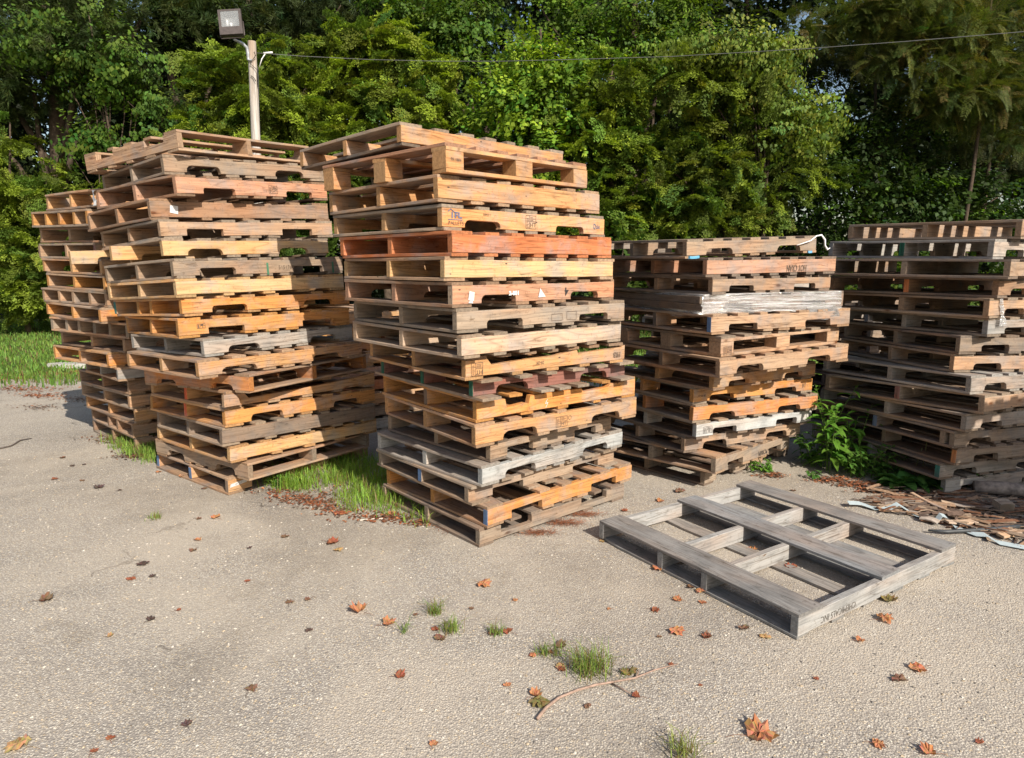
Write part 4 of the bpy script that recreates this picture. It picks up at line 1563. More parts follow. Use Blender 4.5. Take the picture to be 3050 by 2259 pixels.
T('vine', 'pale green vine cascading over a bush right of centre', 'vine', 2280, 13.0,
  [(2020, 140, 70, 22), (2120, 145, 80, 25), (2220, 150, 70, 28), (2290, 190, 50, 50), (2310, 260, 40, 60), (2330, 340, 40, 60), (2390, 350, 70, 45), (2360, 420, 40, 35), (2240, 190, 60, 40)],
  'vine', 1300, (0.150, 0.205, 0.035), 34, r0=.06, scale=.75, inner=.1, droop=.6)
T('locust_tree', 'locust bush below the hanging vine right of centre', 'tree', 2200, 13.2,
  [(2060, 250, 110, 60), (2160, 260, 70, 40), (2110, 360, 60, 50), (2250, 390, 80, 40), (2080, 470, 90, 50), (2200, 500, 110, 50), (2330, 520, 80, 40), (2060, 570, 110, 50), (2120, 660, 130, 60), (2290, 600, 60, 50), (2000, 700, 90, 50), (1960, 480, 60, 60)],
  'locust', 900, (0.108, 0.148, 0.024), 35, tip=((.20, .26, .028), .28), r0=.1)
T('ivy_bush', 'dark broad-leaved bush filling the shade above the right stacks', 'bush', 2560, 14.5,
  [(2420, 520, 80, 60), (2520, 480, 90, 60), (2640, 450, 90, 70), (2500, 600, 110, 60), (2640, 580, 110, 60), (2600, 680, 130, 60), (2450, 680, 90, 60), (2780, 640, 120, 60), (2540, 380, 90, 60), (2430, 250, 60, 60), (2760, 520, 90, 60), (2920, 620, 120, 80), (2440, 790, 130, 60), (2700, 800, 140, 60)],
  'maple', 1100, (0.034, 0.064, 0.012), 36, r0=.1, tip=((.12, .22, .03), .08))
T('hemlock_tree', 'brown-tipped hemlock with layered branches at the upper right', 'tree', 2860, 13.6,
  [(2640, 180, 60, 18), (2700, 130, 80, 22), (2840, 90, 120, 25), (2980, 60, 90, 30), (2900, 180, 110, 25), (2760, 230, 90, 22), (2860, 290, 130, 30), (3000, 230, 90, 30), (2790, 300, 70, 22), (2960, 310, 90, 30), (2620, 60, 110, 25), (2500, 40, 110, 25), (2390, 90, 70, 20), (3060, 380, 60, 40), (2660, 10, 140, 25)],
  'hemlock', 3600, (0.082, 0.104, 0.022), 37, scale=.62, r0=.05, th=8.5, limbs=False, tip=((.15, .115, .035), .12), inner=.15)
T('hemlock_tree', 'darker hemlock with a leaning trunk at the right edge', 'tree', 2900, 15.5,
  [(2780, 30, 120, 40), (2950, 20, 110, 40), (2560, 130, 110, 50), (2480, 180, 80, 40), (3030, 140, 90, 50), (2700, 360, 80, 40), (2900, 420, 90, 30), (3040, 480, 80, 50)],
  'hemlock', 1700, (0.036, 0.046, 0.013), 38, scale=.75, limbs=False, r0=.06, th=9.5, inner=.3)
T('shrub', 'leafy shrub seen low between the central and right stacks', 'bush', 1860, 12.0,
  [(1800, 780, 120, 70), (1960, 800, 120, 70), (1860, 880, 160, 60), (2060, 850, 120, 60)], 'maple', 420, (0.06, 0.10, 0.016), 39, r0=.05)
T('shrub', 'leafy shrub seen low through the far right stack', 'bush', 2760, 12.0,
  [(2600, 830, 120, 60), (2760, 850, 130, 60), (2920, 840, 130, 60), (2680, 930, 150, 50), (2900, 940, 150, 50)], 'maple', 420, (0.06, 0.10, 0.016), 40, r0=.05)
T('shrub', 'low shrub behind the stack left of centre', 'bush', 700, 13.0,
  [(560, 520, 110, 60), (700, 560, 120, 60), (860, 540, 120, 60), (980, 560, 100, 60), (620, 660, 140, 60), (860, 680, 160, 60)], 'locust', 460, (0.075, 0.118, 0.016), 41, r0=.05)


# ------------------------------------------------------------------ grass
def blades(n, pos, hmin, hmax, w, col, seed, name, dry=0.1, lean=.55, dens=None, drycol=(.22, .16, .07)):
    g = np.random.default_rng(seed)
    P = pos(g, n)
    n = len(P)
    az = g.uniform(0, 2 * np.pi, n)
    h = g.uniform(hmin, hmax, n) * (1 if dens is None else dens)
    ln = g.uniform(.1, 1, n) * lean
    d = np.stack([np.cos(az), np.sin(az), np.zeros(n)], 1)
    s_ = np.stack([-np.sin(az), np.cos(az), np.zeros(n)], 1)
    z = np.array([0, 0, 1.0])
    p0 = P
    p1 = P + d * (ln * h * .35)[:, None] + z * (h * .6)[:, None]
    p2 = P + d * (ln * h * 1.05)[:, None] + z * (h * (1 - .25 * ln))[:, None]
    ww = (w * g.uniform(.6, 1.2, n))[:, None]
    q1 = np.stack([p0 - s_ * ww, p0 + s_ * ww, p1 + s_ * ww * .8, p1 - s_ * ww * .8], 1)
    q2 = np.stack([p1 - s_ * ww * .8, p1 + s_ * ww * .8, p2 + s_ * ww * .1, p2 - s_ * ww * .1], 1)
    c = np.array(col)[None, :] * (1 + g.normal(0, .22, (n, 1))) * (1 + g.normal(0, .1, (n, 1)) * np.array([[1, 0, -.5]]))
    dm = g.random(n) < dry
    c[dm] = np.array(drycol) * g.uniform(.7, 1.3, (dm.sum(), 1))
    V = np.concatenate([q1, q2])
    C = np.clip(np.concatenate([c, c]), .005, .8)
    return quads_mesh(name, V, C, M['grass'], 4)


def poly_pos(poly, tuft=0, spread_=.05):
    poly = [Vector(p).xy for p in poly]
    xs, ys_ = [p.x for p in poly], [p.y for p in poly]

    def inside(x, y):
        r_ = np.zeros(len(x), dtype=bool)
        m_ = len(poly)
        for i in range(m_):
            a_, b_ = poly[i], poly[(i + 1) % m_]
            cond = ((a_.y > y) != (b_.y > y))
            xx = (b_.x - a_.x) * (y - a_.y) / ((b_.y - a_.y) + 1e-12) + a_.x
            r_ ^= cond & (x < xx)
        return r_

    def f(g, n):
        k = tuft if tuft else n
        x = g.uniform(min(xs), max(xs), k * 4)
        y = g.uniform(min(ys_), max(ys_), k * 4)
        ok = inside(x, y)
        x, y = x[ok][:k], y[ok][:k]
        if tuft:
            i = g.integers(0, len(x), n)
            x = x[i] + g.normal(0, spread_, n)
            y = y[i] + g.normal(0, spread_, n)
        return np.stack([x, y, np.full(len(x), .0)], 1)
    return f


GR = (0.22, 0.35, 0.05)
# lawn beyond the pavement
tag(blades(90000, lambda g, n: np.stack([g.uniform(-14, 12, n), 9.0 + g.random(n) ** 1.4 * 9.0, np.full(n, -.02)], 1), .03, .11, .008, (0.16, 0.27, 0.05), 51, 'lawn_grass', dry=.1, lean=.9),
    'long green grass along the far edge of the pavement', kind='stuff')
# patch between the two main stacks
pp = [ground(*p) for p in ((770, 1440), (850, 1400), (960, 1372), (1110, 1370), (1170, 1420), (1235, 1500), (1300, 1555), (1240, 1565), (1150, 1535), (1060, 1525), (1010, 1490), (930, 1460), (850, 1462))]
tag(blades(4200, poly_pos(pp, 90, .055), .02, .13, .0022, GR, 52, 'grass_patch', dry=.12, lean=1.1), 'lush grass growing in the gap between the two main stacks', kind='stuff')
pp2 = [ground(*p) for p in ((330, 1300), (420, 1310), (470, 1340), (470, 1385), (400, 1370), (330, 1335))]
tag(blades(1500, poly_pos(pp2, 45, .04), .03, .12, .0026, (0.22, .34, .06), 53, 'grass_patch', dry=.15, lean=1.1), 'grass tufts at the foot of the far left stack', kind='stuff')
verge = lambda g, n: np.stack([g.uniform(-12, 11, n), 8.85 + .25 * np.sin(g.uniform(-12, 11, n)) + g.normal(0, .12, n), np.full(n, 0.0)], 1)
tag(blades(5000, verge, .05, .16, .008, (0.12, 0.21, 0.035), 54, 'verge_grass', dry=.15), 'ragged grass creeping over the pavement edge', kind='stuff')

tufts = [((1294, 1830), 70, .085, .03, 'short grass tuft beside a brown leaf, leftmost of the centre tufts'),
         ((1345, 1880), 90, .075, .035, 'bushy grass tuft with dead leaves round it'),
         ((1478, 1888), 60, .06, .03, 'faded small grass tuft with a curled leaf'),
         ((1617, 1948), 55, .05, .028, 'thin grey-green tuft just left of the largest tuft'),
         ((1660, 1955), 25, .09, .02, 'few upright blades between two foreground tufts'),
         ((1755, 2000), 240, .12, .07, 'largest grass tuft in the foreground above the twig'),
         ((1205, 1885), 16, .10, .015, 'few tall blades left of the centre tufts'),
         ((2040, 2250), 80, .09, .05, 'grass tuft cut off by the bottom edge'),
         ((462, 1545), 60, .05, .04, 'small grass tuft among dead leaves on the left pavement')]
for k, (p, n, h_, rad, lab) in enumerate(tufts):
    c = ground(*p)
    f_ = lambda g, n_, c=c, rad=rad: np.stack([c.x + g.normal(0, rad * .55, n_), c.y + g.normal(0, rad * .5, n_), np.zeros(n_)], 1)
    o = blades(n, f_, h_ * .4, h_, .0016, (0.20, .29, .06) if k != 7 else (.22, .28, .07), 60 + k, 'grass_tuft', dry=.3, lean=1.2)
    o.data.transform(Matrix.Translation((-c.x, -c.y, 0)))
    o.location = (c.x, c.y, 0)
    tag(o, lab, 'grass tuft', 'grass tufts in the pavement')


# ------------------------------------------------------------------ weeds
def weed(px, py, stems, hgt, ll, lw, col, seed, label, name='weed', spread_=.1, up=.5, nl=14, flat=False, hvar=.35, dx=0, dy=0):
    c = ground(px, py)
    g = random.Random(seed)
    V, C = [], []
    root = empty(name, Matrix.Translation((c.x + dx, c.y + dy, 0)))
    mb = MB()
    for s_ in range(stems):
        bx, by = g.gauss(0, spread_ * .35), g.gauss(0, spread_ * .35)
        hh_ = hgt * (1 - g.random() * hvar)
        lx, ly = g.gauss(0, spread_), g.gauss(0, spread_ * .7)
        pts = [Vector((bx + lx * t * t, by + ly * t * t, hh_ * t)) for t in (0, .25, .5, .75, 1)]
        if not flat:
            mb.tube(pts, [.004, .0035, .003, .0025, .0015], (.12, .2, .04), 5)
        for k in range(nl):
            t = .12 + .88 * (k + g.random() * .5) / nl
            i = min(3, int(t * 4))
            b_ = pts[i].lerp(pts[i + 1], t * 4 - i) if t < 1 else pts[4]
            if flat:
                b_ = Vector((bx, by, .01))
            az = k * 2.4 + g.uniform(-.4, .4)
            el = g.uniform(-.1, .5) if not flat else g.uniform(.15, .9)
            el += up * (t - .4)
            L = ll * g.uniform(.65, 1.1) * (1.1 - .45 * t if not flat else 1)
            W = lw * g.uniform(.8, 1.1) * (L / ll)
            d = Vector((math.cos(az) * math.cos(el), math.sin(az) * math.cos(el), math.sin(el)))
            sd = Vector((-math.sin(az), math.cos(az), g.uniform(-.3, .3))).normalized()
            dn = Vector((0, 0, -1))
            mids = [b_ + d * L * q + dn * L * .45 * q * q for q in (0, .25, .55, .8, 1)]
            ws = [.12, .8, 1.0, .6, .04]
            cc = np.array(col) * g.uniform(.75, 1.3) * np.array([g.uniform(.85, 1.2), 1, 1])
            fold = Vector((0, 0, W * .35))
            for q in range(4):
                for sg in (-1, 1):
                    a0, a1 = mids[q], mids[q + 1]
                    b0, b1 = a0 + sd * sg * W * ws[q] + fold * ws[q], a1 + sd * sg * W * ws[q + 1] + fold * ws[q + 1]
                    V.append([a0, a1, b1, b0] if sg > 0 else [a0, b0, b1, a1])
                    C.append(cc)
    fo = quads_mesh('leaves', np.array([[list(v) for v in q] for q in V]), np.array(C), M['leaf'], 4, root)
    if not flat:
        mb.build('stem', M['leaf'], root)
    tag(root, label, 'weed')
    return root


weed(2475, 1405, 6, .66, .19, .028, (.10, .22, .028), 71, 'tall lance-leaved weed between the two right stacks', 'tall_weed', .11, .6, 17, dy=.02)
weed(2545, 1410, 4, .56, .17, .025, (.10, .22, .028), 72, 'second lance-leaved weed against the right stack', 'tall_weed', .08, .6, 14, dy=.05)
weed(2440, 1400, 6, .34, .11, .022, (.06, .14, .022), 73, 'dark bushy weed in shade below the tall weed', 'weed', .12, .4, 14, dy=.1)
weed(2560, 1415, 7, .26, .075, .020, (.075, .17, .028), 74, 'dark leafy weed left of the broad-leaved dock', 'weed', .16, .4, 16, dy=-.03)
weed(2640, 1420, 7, .22, .07, .020, (.075, .165, .028), 75, 'leafy weed at the foot of the grey stack', 'weed', .15, .4, 15, dy=-.02)
weed(2280, 1405, 11, .11, .040, .012, (.10, .23, .028), 76, 'small bright green weed at the foot of the right-centre stack', 'weed', .09, .5, 12)
weed(2650, 1440, 3, .10, .21, .050, (.07, .165, .035), 77, 'broad-leaved dock on the ground before the grey stack', 'dock_plant', .09, 0, 14, flat=True, dy=-.08)
weed(2735, 1445, 3, .10, .20, .046, (.065, .155, .034), 78, 'broad-leaved dock with seed stalks near the stack corner', 'dock_plant', .09, 0, 12, flat=True, dy=-.06)
weed(2895, 1455, 4, .18, .10, .030, (.06, .15, .03), 79, 'small dark weed between the stack corner and the log', 'weed', .07, .3, 9)
weed(2430, 1425, 3, .07, .05, .016, (.07, .16, .03), 80, 'sprig of young weed at the edge of the pavement', 'weed', .05, .3, 8)
weed(832, 1450, 6, .10, .05, .012, (.10, .22, .035), 81, 'leafy weed at the left end of the grass patch', 'weed', .05, .5, 11)
c = ground(2735, 1440)
for k, (dx, h_) in enumerate(((0, .34), (-.05, .27), (.16, .31))):
    mb = MB()
    mb.tube([(0, 0, 0), (.01, 0, h_ * .5), (.02 + .02 * k, 0, h_ * .98)], [.0022, .002, .0035], (.22, .22, .10), 5)
    o = mb.build('seed_stalk', M['leaf'])
    o.location = (c.x + dx, c.y - .02, 0)
    tag(o, ['tallest thin seed stalk rising from the dock leaves', 'shortest seed stalk at the left of the dock leaves', 'seed stalk at the right of the dock leaves'][k], 'seed stalk', 'dock seed stalks')

# ------------------------------------------------------------------ fallen leaves
LEAF = [(250, 540, 1, 1.2, 'b'), (790, 340, 1, 1.0, 'd'), (725, 420, 1, .8, 'r'), (845, 407, 1, .6, 'd'), (1070, 263, 1, .7, 'b'), (1195, 82, 1, 1.0, 'o'),
        (1100, 88, 1, .6, 'b'), (1095, 205, 1, .7, 'o'), (1580, 187, 1, .8, 'b'), (1380, 250, 1, .5, 'd'), (1840, 222, 1, 1.4, 'r'), (1875, 262, 1, .9, 'y'),
        (1370, 433, 1, .5, 'r'), (1605, 552, 1, .7, 'b'), (1705, 535, 1, .6, 'b'), (1990, 600, 1, 1.4, 'o'), (2150, 672, 1, 1.1, 'o'), (610, 738, 1, .5, 'y'),
        (835, 648, 1, .7, 'd'), (1710, 705, 1, .6, 'd'), (1390, 1035, 1, .8, 'b'), (1035, 1230, 1, .6, 'd'), (615, 1305, 1, .5, 'r'), (520, 1378, 1, .45, 'r'),
        (100, 1350, 1, 1.3, 'y'), (990, 595, 1, .4, 'r'), (1880, 60, 1, 1.3, 'r'), (2170, 65, 1, .9, 'o'), (2215, 960, 1, .8, 'r'),
        (535, 95, 2, 1.3, 'o'), (745, 200, 2, .5, 'o'), (455, 258, 2, .4, 'b'), (85, 298, 2, .4, 'b'), (250, 455, 2, .9, 'b'), (220, 395, 2, .7, 'r'),
        (700, 410, 2, .8, 'r'), (590, 425, 2, .7, 'b'), (1045, 510, 2, .9, 'b'), (865, 568, 2, .6, 'o'), (985, 552, 2, .4, 'r'), (1040, 640, 2, .7, 'y'),
        (1060, 660, 2, .6, 'r'), (910, 885, 2, 1.2, 'g'), (880, 835, 2, .8, 'o'), (1225, 905, 2, .5, 'b'), (1550, 845, 2, .6, 'r'), (1500, 685, 2, 1.0, 'g'),
        (695, 768, 2, .5, 'o'), (205, 1160, 2, .5, 'o'), (1675, 270, 2, .6, 'r'), (1820, 410, 2, .9, 'o'), (1705, 445, 2, .4, 'b'), (2015, 440, 2, .6, 'b'),
        (1825, 200, 2, .7, 'o'), (1990, 215, 2, .5, 'r'), (1370, 258, 2, .35, 'o'), (1780, 628, 2, .4, 'r'),
        (415, 578, 3, 1.3, 'o'), (950, 470, 3, .9, 'o'), (1175, 575, 3, 1.1, 'r'), (1710, 870, 3, 1.2, 'o'), (515, 940, 3, 1.1, 'o'), (690, 965, 3, .7, 'b'),
        (900, 920, 3, .8, 'b'), (1025, 970, 3, .8, 'y'), (1740, 760, 3, 1.2, 'g'), (420, 185, 3, 1.0, 'o'), (215, 240, 3, .8, 'r'), (535, 130, 3, 1.2, 'b'),
        (600, 680, 3, .9, 'b'), (660, 710, 3, .9, 'o'), (520, 755, 3, .7, 'o'), (665, 770, 3, .6, 'o'), (390, 815, 3, .7, 'r'), (85, 415, 3, .6, 'y'), (560, 540, 3, .8, 'd'),
        (1985, 455, 3, 1.0, 'r'), (1190, 123, 3, .6, 'b'), (555, 620, 4, 2.0, 'o'), (1565, 205, 4, 1.1, 'o'), (1440, 270, 4, 1.0, 'b'), (1305, 680, 4, .8, 'o'),
        (1630, 735, 4, .9, 'o'), (185, 305, 4, .3, 'r'), (915, 262, 4, .4, 'r'), (1950, 665, 4, .5, 'r'), (1190, 25, 4, .7, 'o'), (220, 3, 4, .7, 'r'),
        (215, 945, 5, .8, 'b'), (275, 993, 5, .6, 'd'), (345, 985, 5, .5, 'd'), (170, 1072, 5, .8, 'r'), (435, 1125, 5, 1.1, 'd'), (560, 1140, 5, .5, 'd'), (335, 1083, 5, .6, 'b'),
        (795, 1030, 5, .7, 'o'), (940, 1060, 5, .8, 'o'), (570, 870, 5, 1.0, 'o'), (1505, 1178, 5, .6, 'r'), (1070, 1130, 5, .7, 'b'), (650, 940, 5, 1.0, 'b')]
LC = dict(b=(.17, .095, .06), d=(.085, .055, .048), r=(.25, .085, .045), o=(.40, .175, .085), y=(.36, .23, .11), g=(.17, .13, .05))
LN = dict(b='brown', d='dark', r='reddish', o='orange-brown', y='yellowish', g='olive')
FRM = {1: (0, 1500, 1.859), 2: (1200, 1700, 2.231), 3: (1750, 1400, 1.94), 4: (2000, 1900, 2.125), 5: (80, 900, 2.028)}
OUT = [(0, .44), (.09, .30), (.17, .30), (.30, .33), (.29, .19), (.36, .13), (.46, .08), (.38, -.02), (.33, -.10), (.33, -.22), (.17, -.22), (.04, -.28)]
OUT = OUT + [(-x, y) for x, y in OUT[::-1][:-1]]


def fallen_leaf(c, size, col, seed):
    g = random.Random(seed)
    S = .046 * size
    rot = g.uniform(0, 6.28)
    curl = g.uniform(-.5, .9)
    fold = g.uniform(0, 1.3)
    ax = g.uniform(0, 6.28)
    V, F_ = [], []
    rings = [0, .35, .7, 1.0]
    hj = [g.uniform(-.1, .1) for _ in OUT]
    for k, q in enumerate(rings):
        for i, (x, y) in enumerate(OUT):
            qq = q if q < 1 else q * (1 + g.uniform(-.08, .08))
            X, Y = x * qq, y * qq
            z = curl * (.30 * (X * math.cos(ax) + Y * math.sin(ax)) ** 2 + .9 * (X * X + Y * Y)) + fold * .35 * abs(X * math.sin(ax) - Y * math.cos(ax)) + hj[i] * q * .6 + (g.uniform(-.05, .05) if k else 0)
            V.append(Vector((X, Y, z)))
    m_ = len(OUT)
    mb = MB()
    mz = min(v.z for v in V)
    Rz = Matrix.Rotation(rot, 3, 'Z')
    for v in V:
        mb.v.append(Rz @ Vector((v.x, v.y, v.z - mz)) * S * 1.6 + Vector((0, 0, .002)))
    for k in range(3):
        for i in range(m_):
            j = (i + 1) % m_
            cc = (*[ch_ * g.uniform(.75, 1.2) for ch_ in col], 1)
            mb.face((k * m_ + i, k * m_ + j, (k + 1) * m_ + j, (k + 1) * m_ + i), ((0, 0),) * 4, cc)
    st_ = Rz @ Vector((0, -.3, 0)) * S * 1.6
    mb.tube([st_ + Vector((0, 0, .004)), st_ * 1.9 + Vector((0, 0, .009)), st_ * 2.7 + Vector((.004, 0, .003))], [.0009, .0008, .0006], [v * .6 for v in col], 4)
    o = mb.build('fallen_leaf', M['dry'])
    o.location = c
    return o


def leafwhere(c):
    px = 1525 + FPX * c.x / (c.y * math.cos(PITCH) + (CAM_H) * math.sin(PITCH))
    near = c.y < 2.6
    if px < 700:
        a_ = 'on the left pavement'
    elif px < 1350:
        a_ = 'on the pavement below the left-of-centre stack'
    elif px < 1750:
        a_ = 'on the pavement below the central stack'
    elif px < 2400:
        a_ = 'near the front edge of the lone pallet'
    else:
        a_ = 'on the pavement at the right'
    return a_ + (' close to the camera' if near else '')


used = {}
SZ = lambda s_: 'large' if s_ >= 1.2 else ('medium' if s_ >= .8 else ('small' if s_ >= .55 else 'tiny'))
todo = []
for i, (x, y, f_, sz, cl) in enumerate(LEAF):
    ox, oy, sc_ = FRM[f_]
    c = ground(ox + x / sc_, oy + y / sc_)
    o = fallen_leaf(c, sz, LC[cl], 500 + i)
    key_ = (SZ(sz), LN[cl], leafwhere(c))
    todo.append((o, key_, c))
from collections import defaultdict
grp = defaultdict(list)
for o, k_, c in todo:
    grp[k_].append((o, c))
LR = ['leftmost', 'second from left', 'third from left', 'fourth from left', 'fifth from left', 'sixth from left', 'seventh from left', 'eighth from left']
for k_, lst in grp.items():
    lst.sort(key=lambda t_: t_[1].x / t_[1].y)
    for j, (o, c) in enumerate(lst):
        base_ = f'{k_[0]} {k_[1]} leaf {k_[2]}'
        if len(lst) > 1:
            base_ = base_.replace(' close to the camera', ', foreground') + ', ' + (LR[j] if j < len(LR) else 'rightmost')
        tag(o, base_, 'leaf', 'dry leaves fallen on the pavement')

# ------------------------------------------------------------------ leaf and needle litter (uncountable)
def litter(name, label, areas, n, cols, seed, lmin, lmax, w, zmax=.01):
    g = np.random.default_rng(seed)
    Vs, Cs = [], []
    tot = sum(a_[4] for a_ in areas)
    for (px, py, sx, sy, wt) in areas:
        k = int(n * wt / tot)
        c = ground(px, py)
        e1, e2 = ground(px + sx, py), ground(px, py + sy)
        p = np.array(c)[None, :] + g.normal(0, 1, (k, 1)) * (np.array(e1 - c))[None, :] * .6 + g.normal(0, 1, (k, 1)) * (np.array(e2 - c))[None, :] * .6
        az = g.uniform(0, np.pi * 2, k)
        L = g.uniform(lmin, lmax, k)[:, None]
        d = np.stack([np.cos(az), np.sin(az), g.uniform(-.15, .25, k)], 1)
        s_ = np.stack([-np.sin(az), np.cos(az), g.uniform(-.4, .4, k)], 1)
        z = np.array([0, 0, 1.0])[None, :] * (g.random((k, 1)) * zmax + .003)
        p[:, 2] = 0
        W = w * g.uniform(.5, 1.3, (k, 1))
        V = np.stack([p + z, p + z + d * L * .5 + s_ * W, p + z + d * L, p + z + d * L * .5 - s_ * W], 1)
        V[:, :, 2] = np.maximum(V[:, :, 2], .0015)
        Vs.append(V)
        Cs.append(np.array(cols)[g.integers(0, len(cols), k)] * g.uniform(.6, 1.3, (k, 1)))
    return tag(quads_mesh(name, np.concatenate(Vs), np.concatenate(Cs), M['dry'], 4), label, kind='stuff')


RED = [(.33, .11, .05), (.24, .09, .05), (.42, .17, .08), (.16, .08, .05)]
litter('pine_needle_litter', 'reddish pine needles along the right foot of the central stack',
       [(1600, 1590, 50, 6, 1), (1680, 1560, 50, 6, 1.3), (1740, 1535, 45, 5, 1), (1340, 1575, 35, 10, .6)], 1500, RED, 81, .02, .06, .0011)
litter('leaf_litter', 'crumbled red-brown leaf litter around the grass patch',
       [(880, 1488, 60, 14, 1), (950, 1500, 70, 20, 1.5), (1020, 1525, 80, 18, 1), (1120, 1545, 80, 12, 1), (1260, 1560, 60, 10, .8), (830, 1465, 60, 9, .6), (1180, 1545, 70, 12, .8), (1000, 1470, 150, 30, 1.2)], 1100, RED + [(.14, .09, .06)], 82, .012, .035, .008)
litter('leaf_litter', 'brown litter on the pavement round the far left stack',
       [(250, 1190, 60, 12, 1), (330, 1310, 60, 12, 1), (410, 1360, 70, 8, 1), (480, 1360, 60, 10, 1), (120, 1215, 60, 8, .5)], 1100, [(.09, .06, .045), (.17, .10, .06), (.24, .11, .06)], 83, .015, .04, .008)
litter('leaf_litter', 'red-brown drift of litter along the far pavement edge',
       [(40, 1125, 140, 10, 1), (200, 1115, 120, 8, 1), (60, 1160, 120, 9, .5), (130, 1180, 60, 6, .3), (300, 1130, 80, 8, .6)], 2200, RED, 84, .02, .05, .01)
litter('leaf_litter', 'dark red litter below the weeds before the grey stack',
       [(2480, 1430, 50, 8, 1), (2560, 1445, 60, 8, 1.5), (2620, 1460, 60, 8, 1.5), (2700, 1480, 60, 8, 1), (2300, 1418, 40, 5, .5), (2800, 1500, 80, 14, 1)], 1700, RED + [(.10, .07, .05)], 85, .015, .04, .007)

# small loose stones on the pavement
g = np.random.default_rng(91)
n = 5200
yy = 1.3 + g.random(n) ** 1.4 * 4.2
xx = (g.random(n) * 2 - 1) * (yy * .82 + .2)
az = g.uniform(0, 6.28, n)
sz_ = g.uniform(.0018, .0048, n)
V = []
base_q = np.array([[[-1, -1, 0], [1, -1, 0], [.6, -.5, 1], [-.6, -.5, 1]], [[1, -1, 0], [1, 1, 0], [.6, .5, 1], [.6, -.5, 1]], [[1, 1, 0], [-1, 1, 0], [-.6, .5, 1], [.6, .5, 1]],
                   [[-1, 1, 0], [-1, -1, 0], [-.6, -.5, 1], [-.6, .5, 1]], [[-.6, -.5, 1], [.6, -.5, 1], [.6, .5, 1], [-.6, .5, 1]]], dtype=float)
q = base_q[None] * sz_[:, None, None, None] * np.array([1.2, .9, .8])
q[..., 0] += g.normal(0, .0005, q.shape[:-1])
cz, sz2 = np.cos(az)[:, None, None], np.sin(az)[:, None, None]
qx = q[..., 0] * cz - q[..., 1] * sz2 + xx[:, None, None]
qy = q[..., 0] * sz2 + q[..., 1] * cz + yy[:, None, None]
V = np.stack([qx, qy, q[..., 2] + .0003], -1).reshape(-1, 4, 3)
C = np.repeat(np.array([(.46, .41, .34), (.34, .30, .25), (.54, .49, .42), (.20, .18, .16), (.46, .37, .26)])[g.integers(0, 5, n)], 5, axis=0)
tag(quads_mesh('loose_gravel', V, C, M['debris'], 4), 'loose gravel scattered over the worn pavement', kind='stuff')

# ------------------------------------------------------------------ twig
c0 = ground(1600, 2140)
pts = [ground(*p, .008) for p in ((1600, 2142), (1625, 2112), (1665, 2078), (1720, 2058), (1775, 2040), (1830, 2033), (1890, 2020), (1950, 1998), (2020, 1978))]
mb = MB()
mb.tube([p - c0 + Vector((0, 0, .003 * (k % 2))) for k, p in enumerate(pts)], [.0062, .0058, .0052, .005, .0046, .0042, .0038, .003, .0018], (.32, .22, .17), 7)
mb.tube([ground(*p, .008) - c0 for p in ((1822, 2036), (1850, 2050), (1885, 2070))], [.003, .0025, .0015], (.25, .17, .13), 6)
mb.tube([ground(*p, .01) - c0 for p in ((1895, 2018), (1902, 2000), (1890, 1990))], [.003, .0025, .0015], (.25, .17, .13), 6)
o = mb.build('twig', M['debris'], smooth=True)
o.location = c0
tag(o, 'bare forked twig lying in the foreground below the largest tuft', 'twig')
c0 = ground(50, 1320)
mb = MB()
mb.tube([ground(*p, .008) - c0 for p in ((0, 1336), (35, 1328), (60, 1312), (95, 1306))], [.007, .006, .006, .003], (.10, .08, .07), 6)
o = mb.build('twig', M['debris'], smooth=True)
o.location = c0
tag(o, 'short dark twig on the pavement at the left edge', 'twig')
c0 = ground(1105, 1548)
mb = MB()
mb.tube([ground(*p, .006) - c0 for p in ((1072, 1550), (1105, 1547), (1140, 1545))], [.004, .005, .004], (.62, .55, .47), 6)
o = mb.build('stick', M['debris'])
o.location = c0
tag(o, 'pale stripped stick below the grass patch', 'stick')

# ------------------------------------------------------------------ debris pile at the right
g = random.Random(33)
mb = MB()
for k in range(620):
    u_, v_ = g.random(), g.random()
    px = 2600 + 520 * u_
    py = 1478 + (150 * v_ - 20) + 34 * u_ * (v_)
    if py > 1500 + 120 * u_ + 20:
        py = 1500 + 110 * u_ * g.random()
    c = ground(px, py)
    L = g.uniform(.03, .20) * (1 if g.random() < .8 else 1.7)
    az = R(g.gauss(-18, 34))
    m_ = Matrix.Translation((c.x - L / 2 * math.cos(az), c.y - L / 2 * math.sin(az), .003 + g.random() * .022)) @ Matrix.Rotation(az, 4, 'Z') @ Matrix.Rotation(g.uniform(-.12, .12), 4, 'Y') @ Matrix.Rotation(g.uniform(-.5, .5), 4, 'X')
    base = g.choice([(.24, .17, .12), (.15, .10, .075), (.36, .26, .18), (.10, .07, .055), (.30, .19, .12), (.22, .18, .15), (.19, .09, .05)])
    mb.board(m_, L, g.uniform(.006, .028), g.uniform(.002, .006), base, g, bow=.006, ch=.0006)
tag(mb.build('bark_litter', M['debris']), 'heap of splintered bark and wood strips before the right stack', kind='stuff')


def plank(name, px, py, px2, py2, w, t_, col, label, cat, z=.03, roll=.1, group=None):
    a_, b_ = ground(px, py), ground(px2, py2)
    d = b_ - a_
    L = d.length
    m_ = Matrix.Rotation(math.atan2(d.y, d.x), 4, 'Z') @ Matrix.Rotation(roll, 4, 'X')
    mb = MB()
    mb.board(m_, L, w, t_, col, g, bow=.008)
    o = mb.build(name, M['wood'])
    o.location = (a_.x, a_.y, z)
    tag(o, label, cat, group)


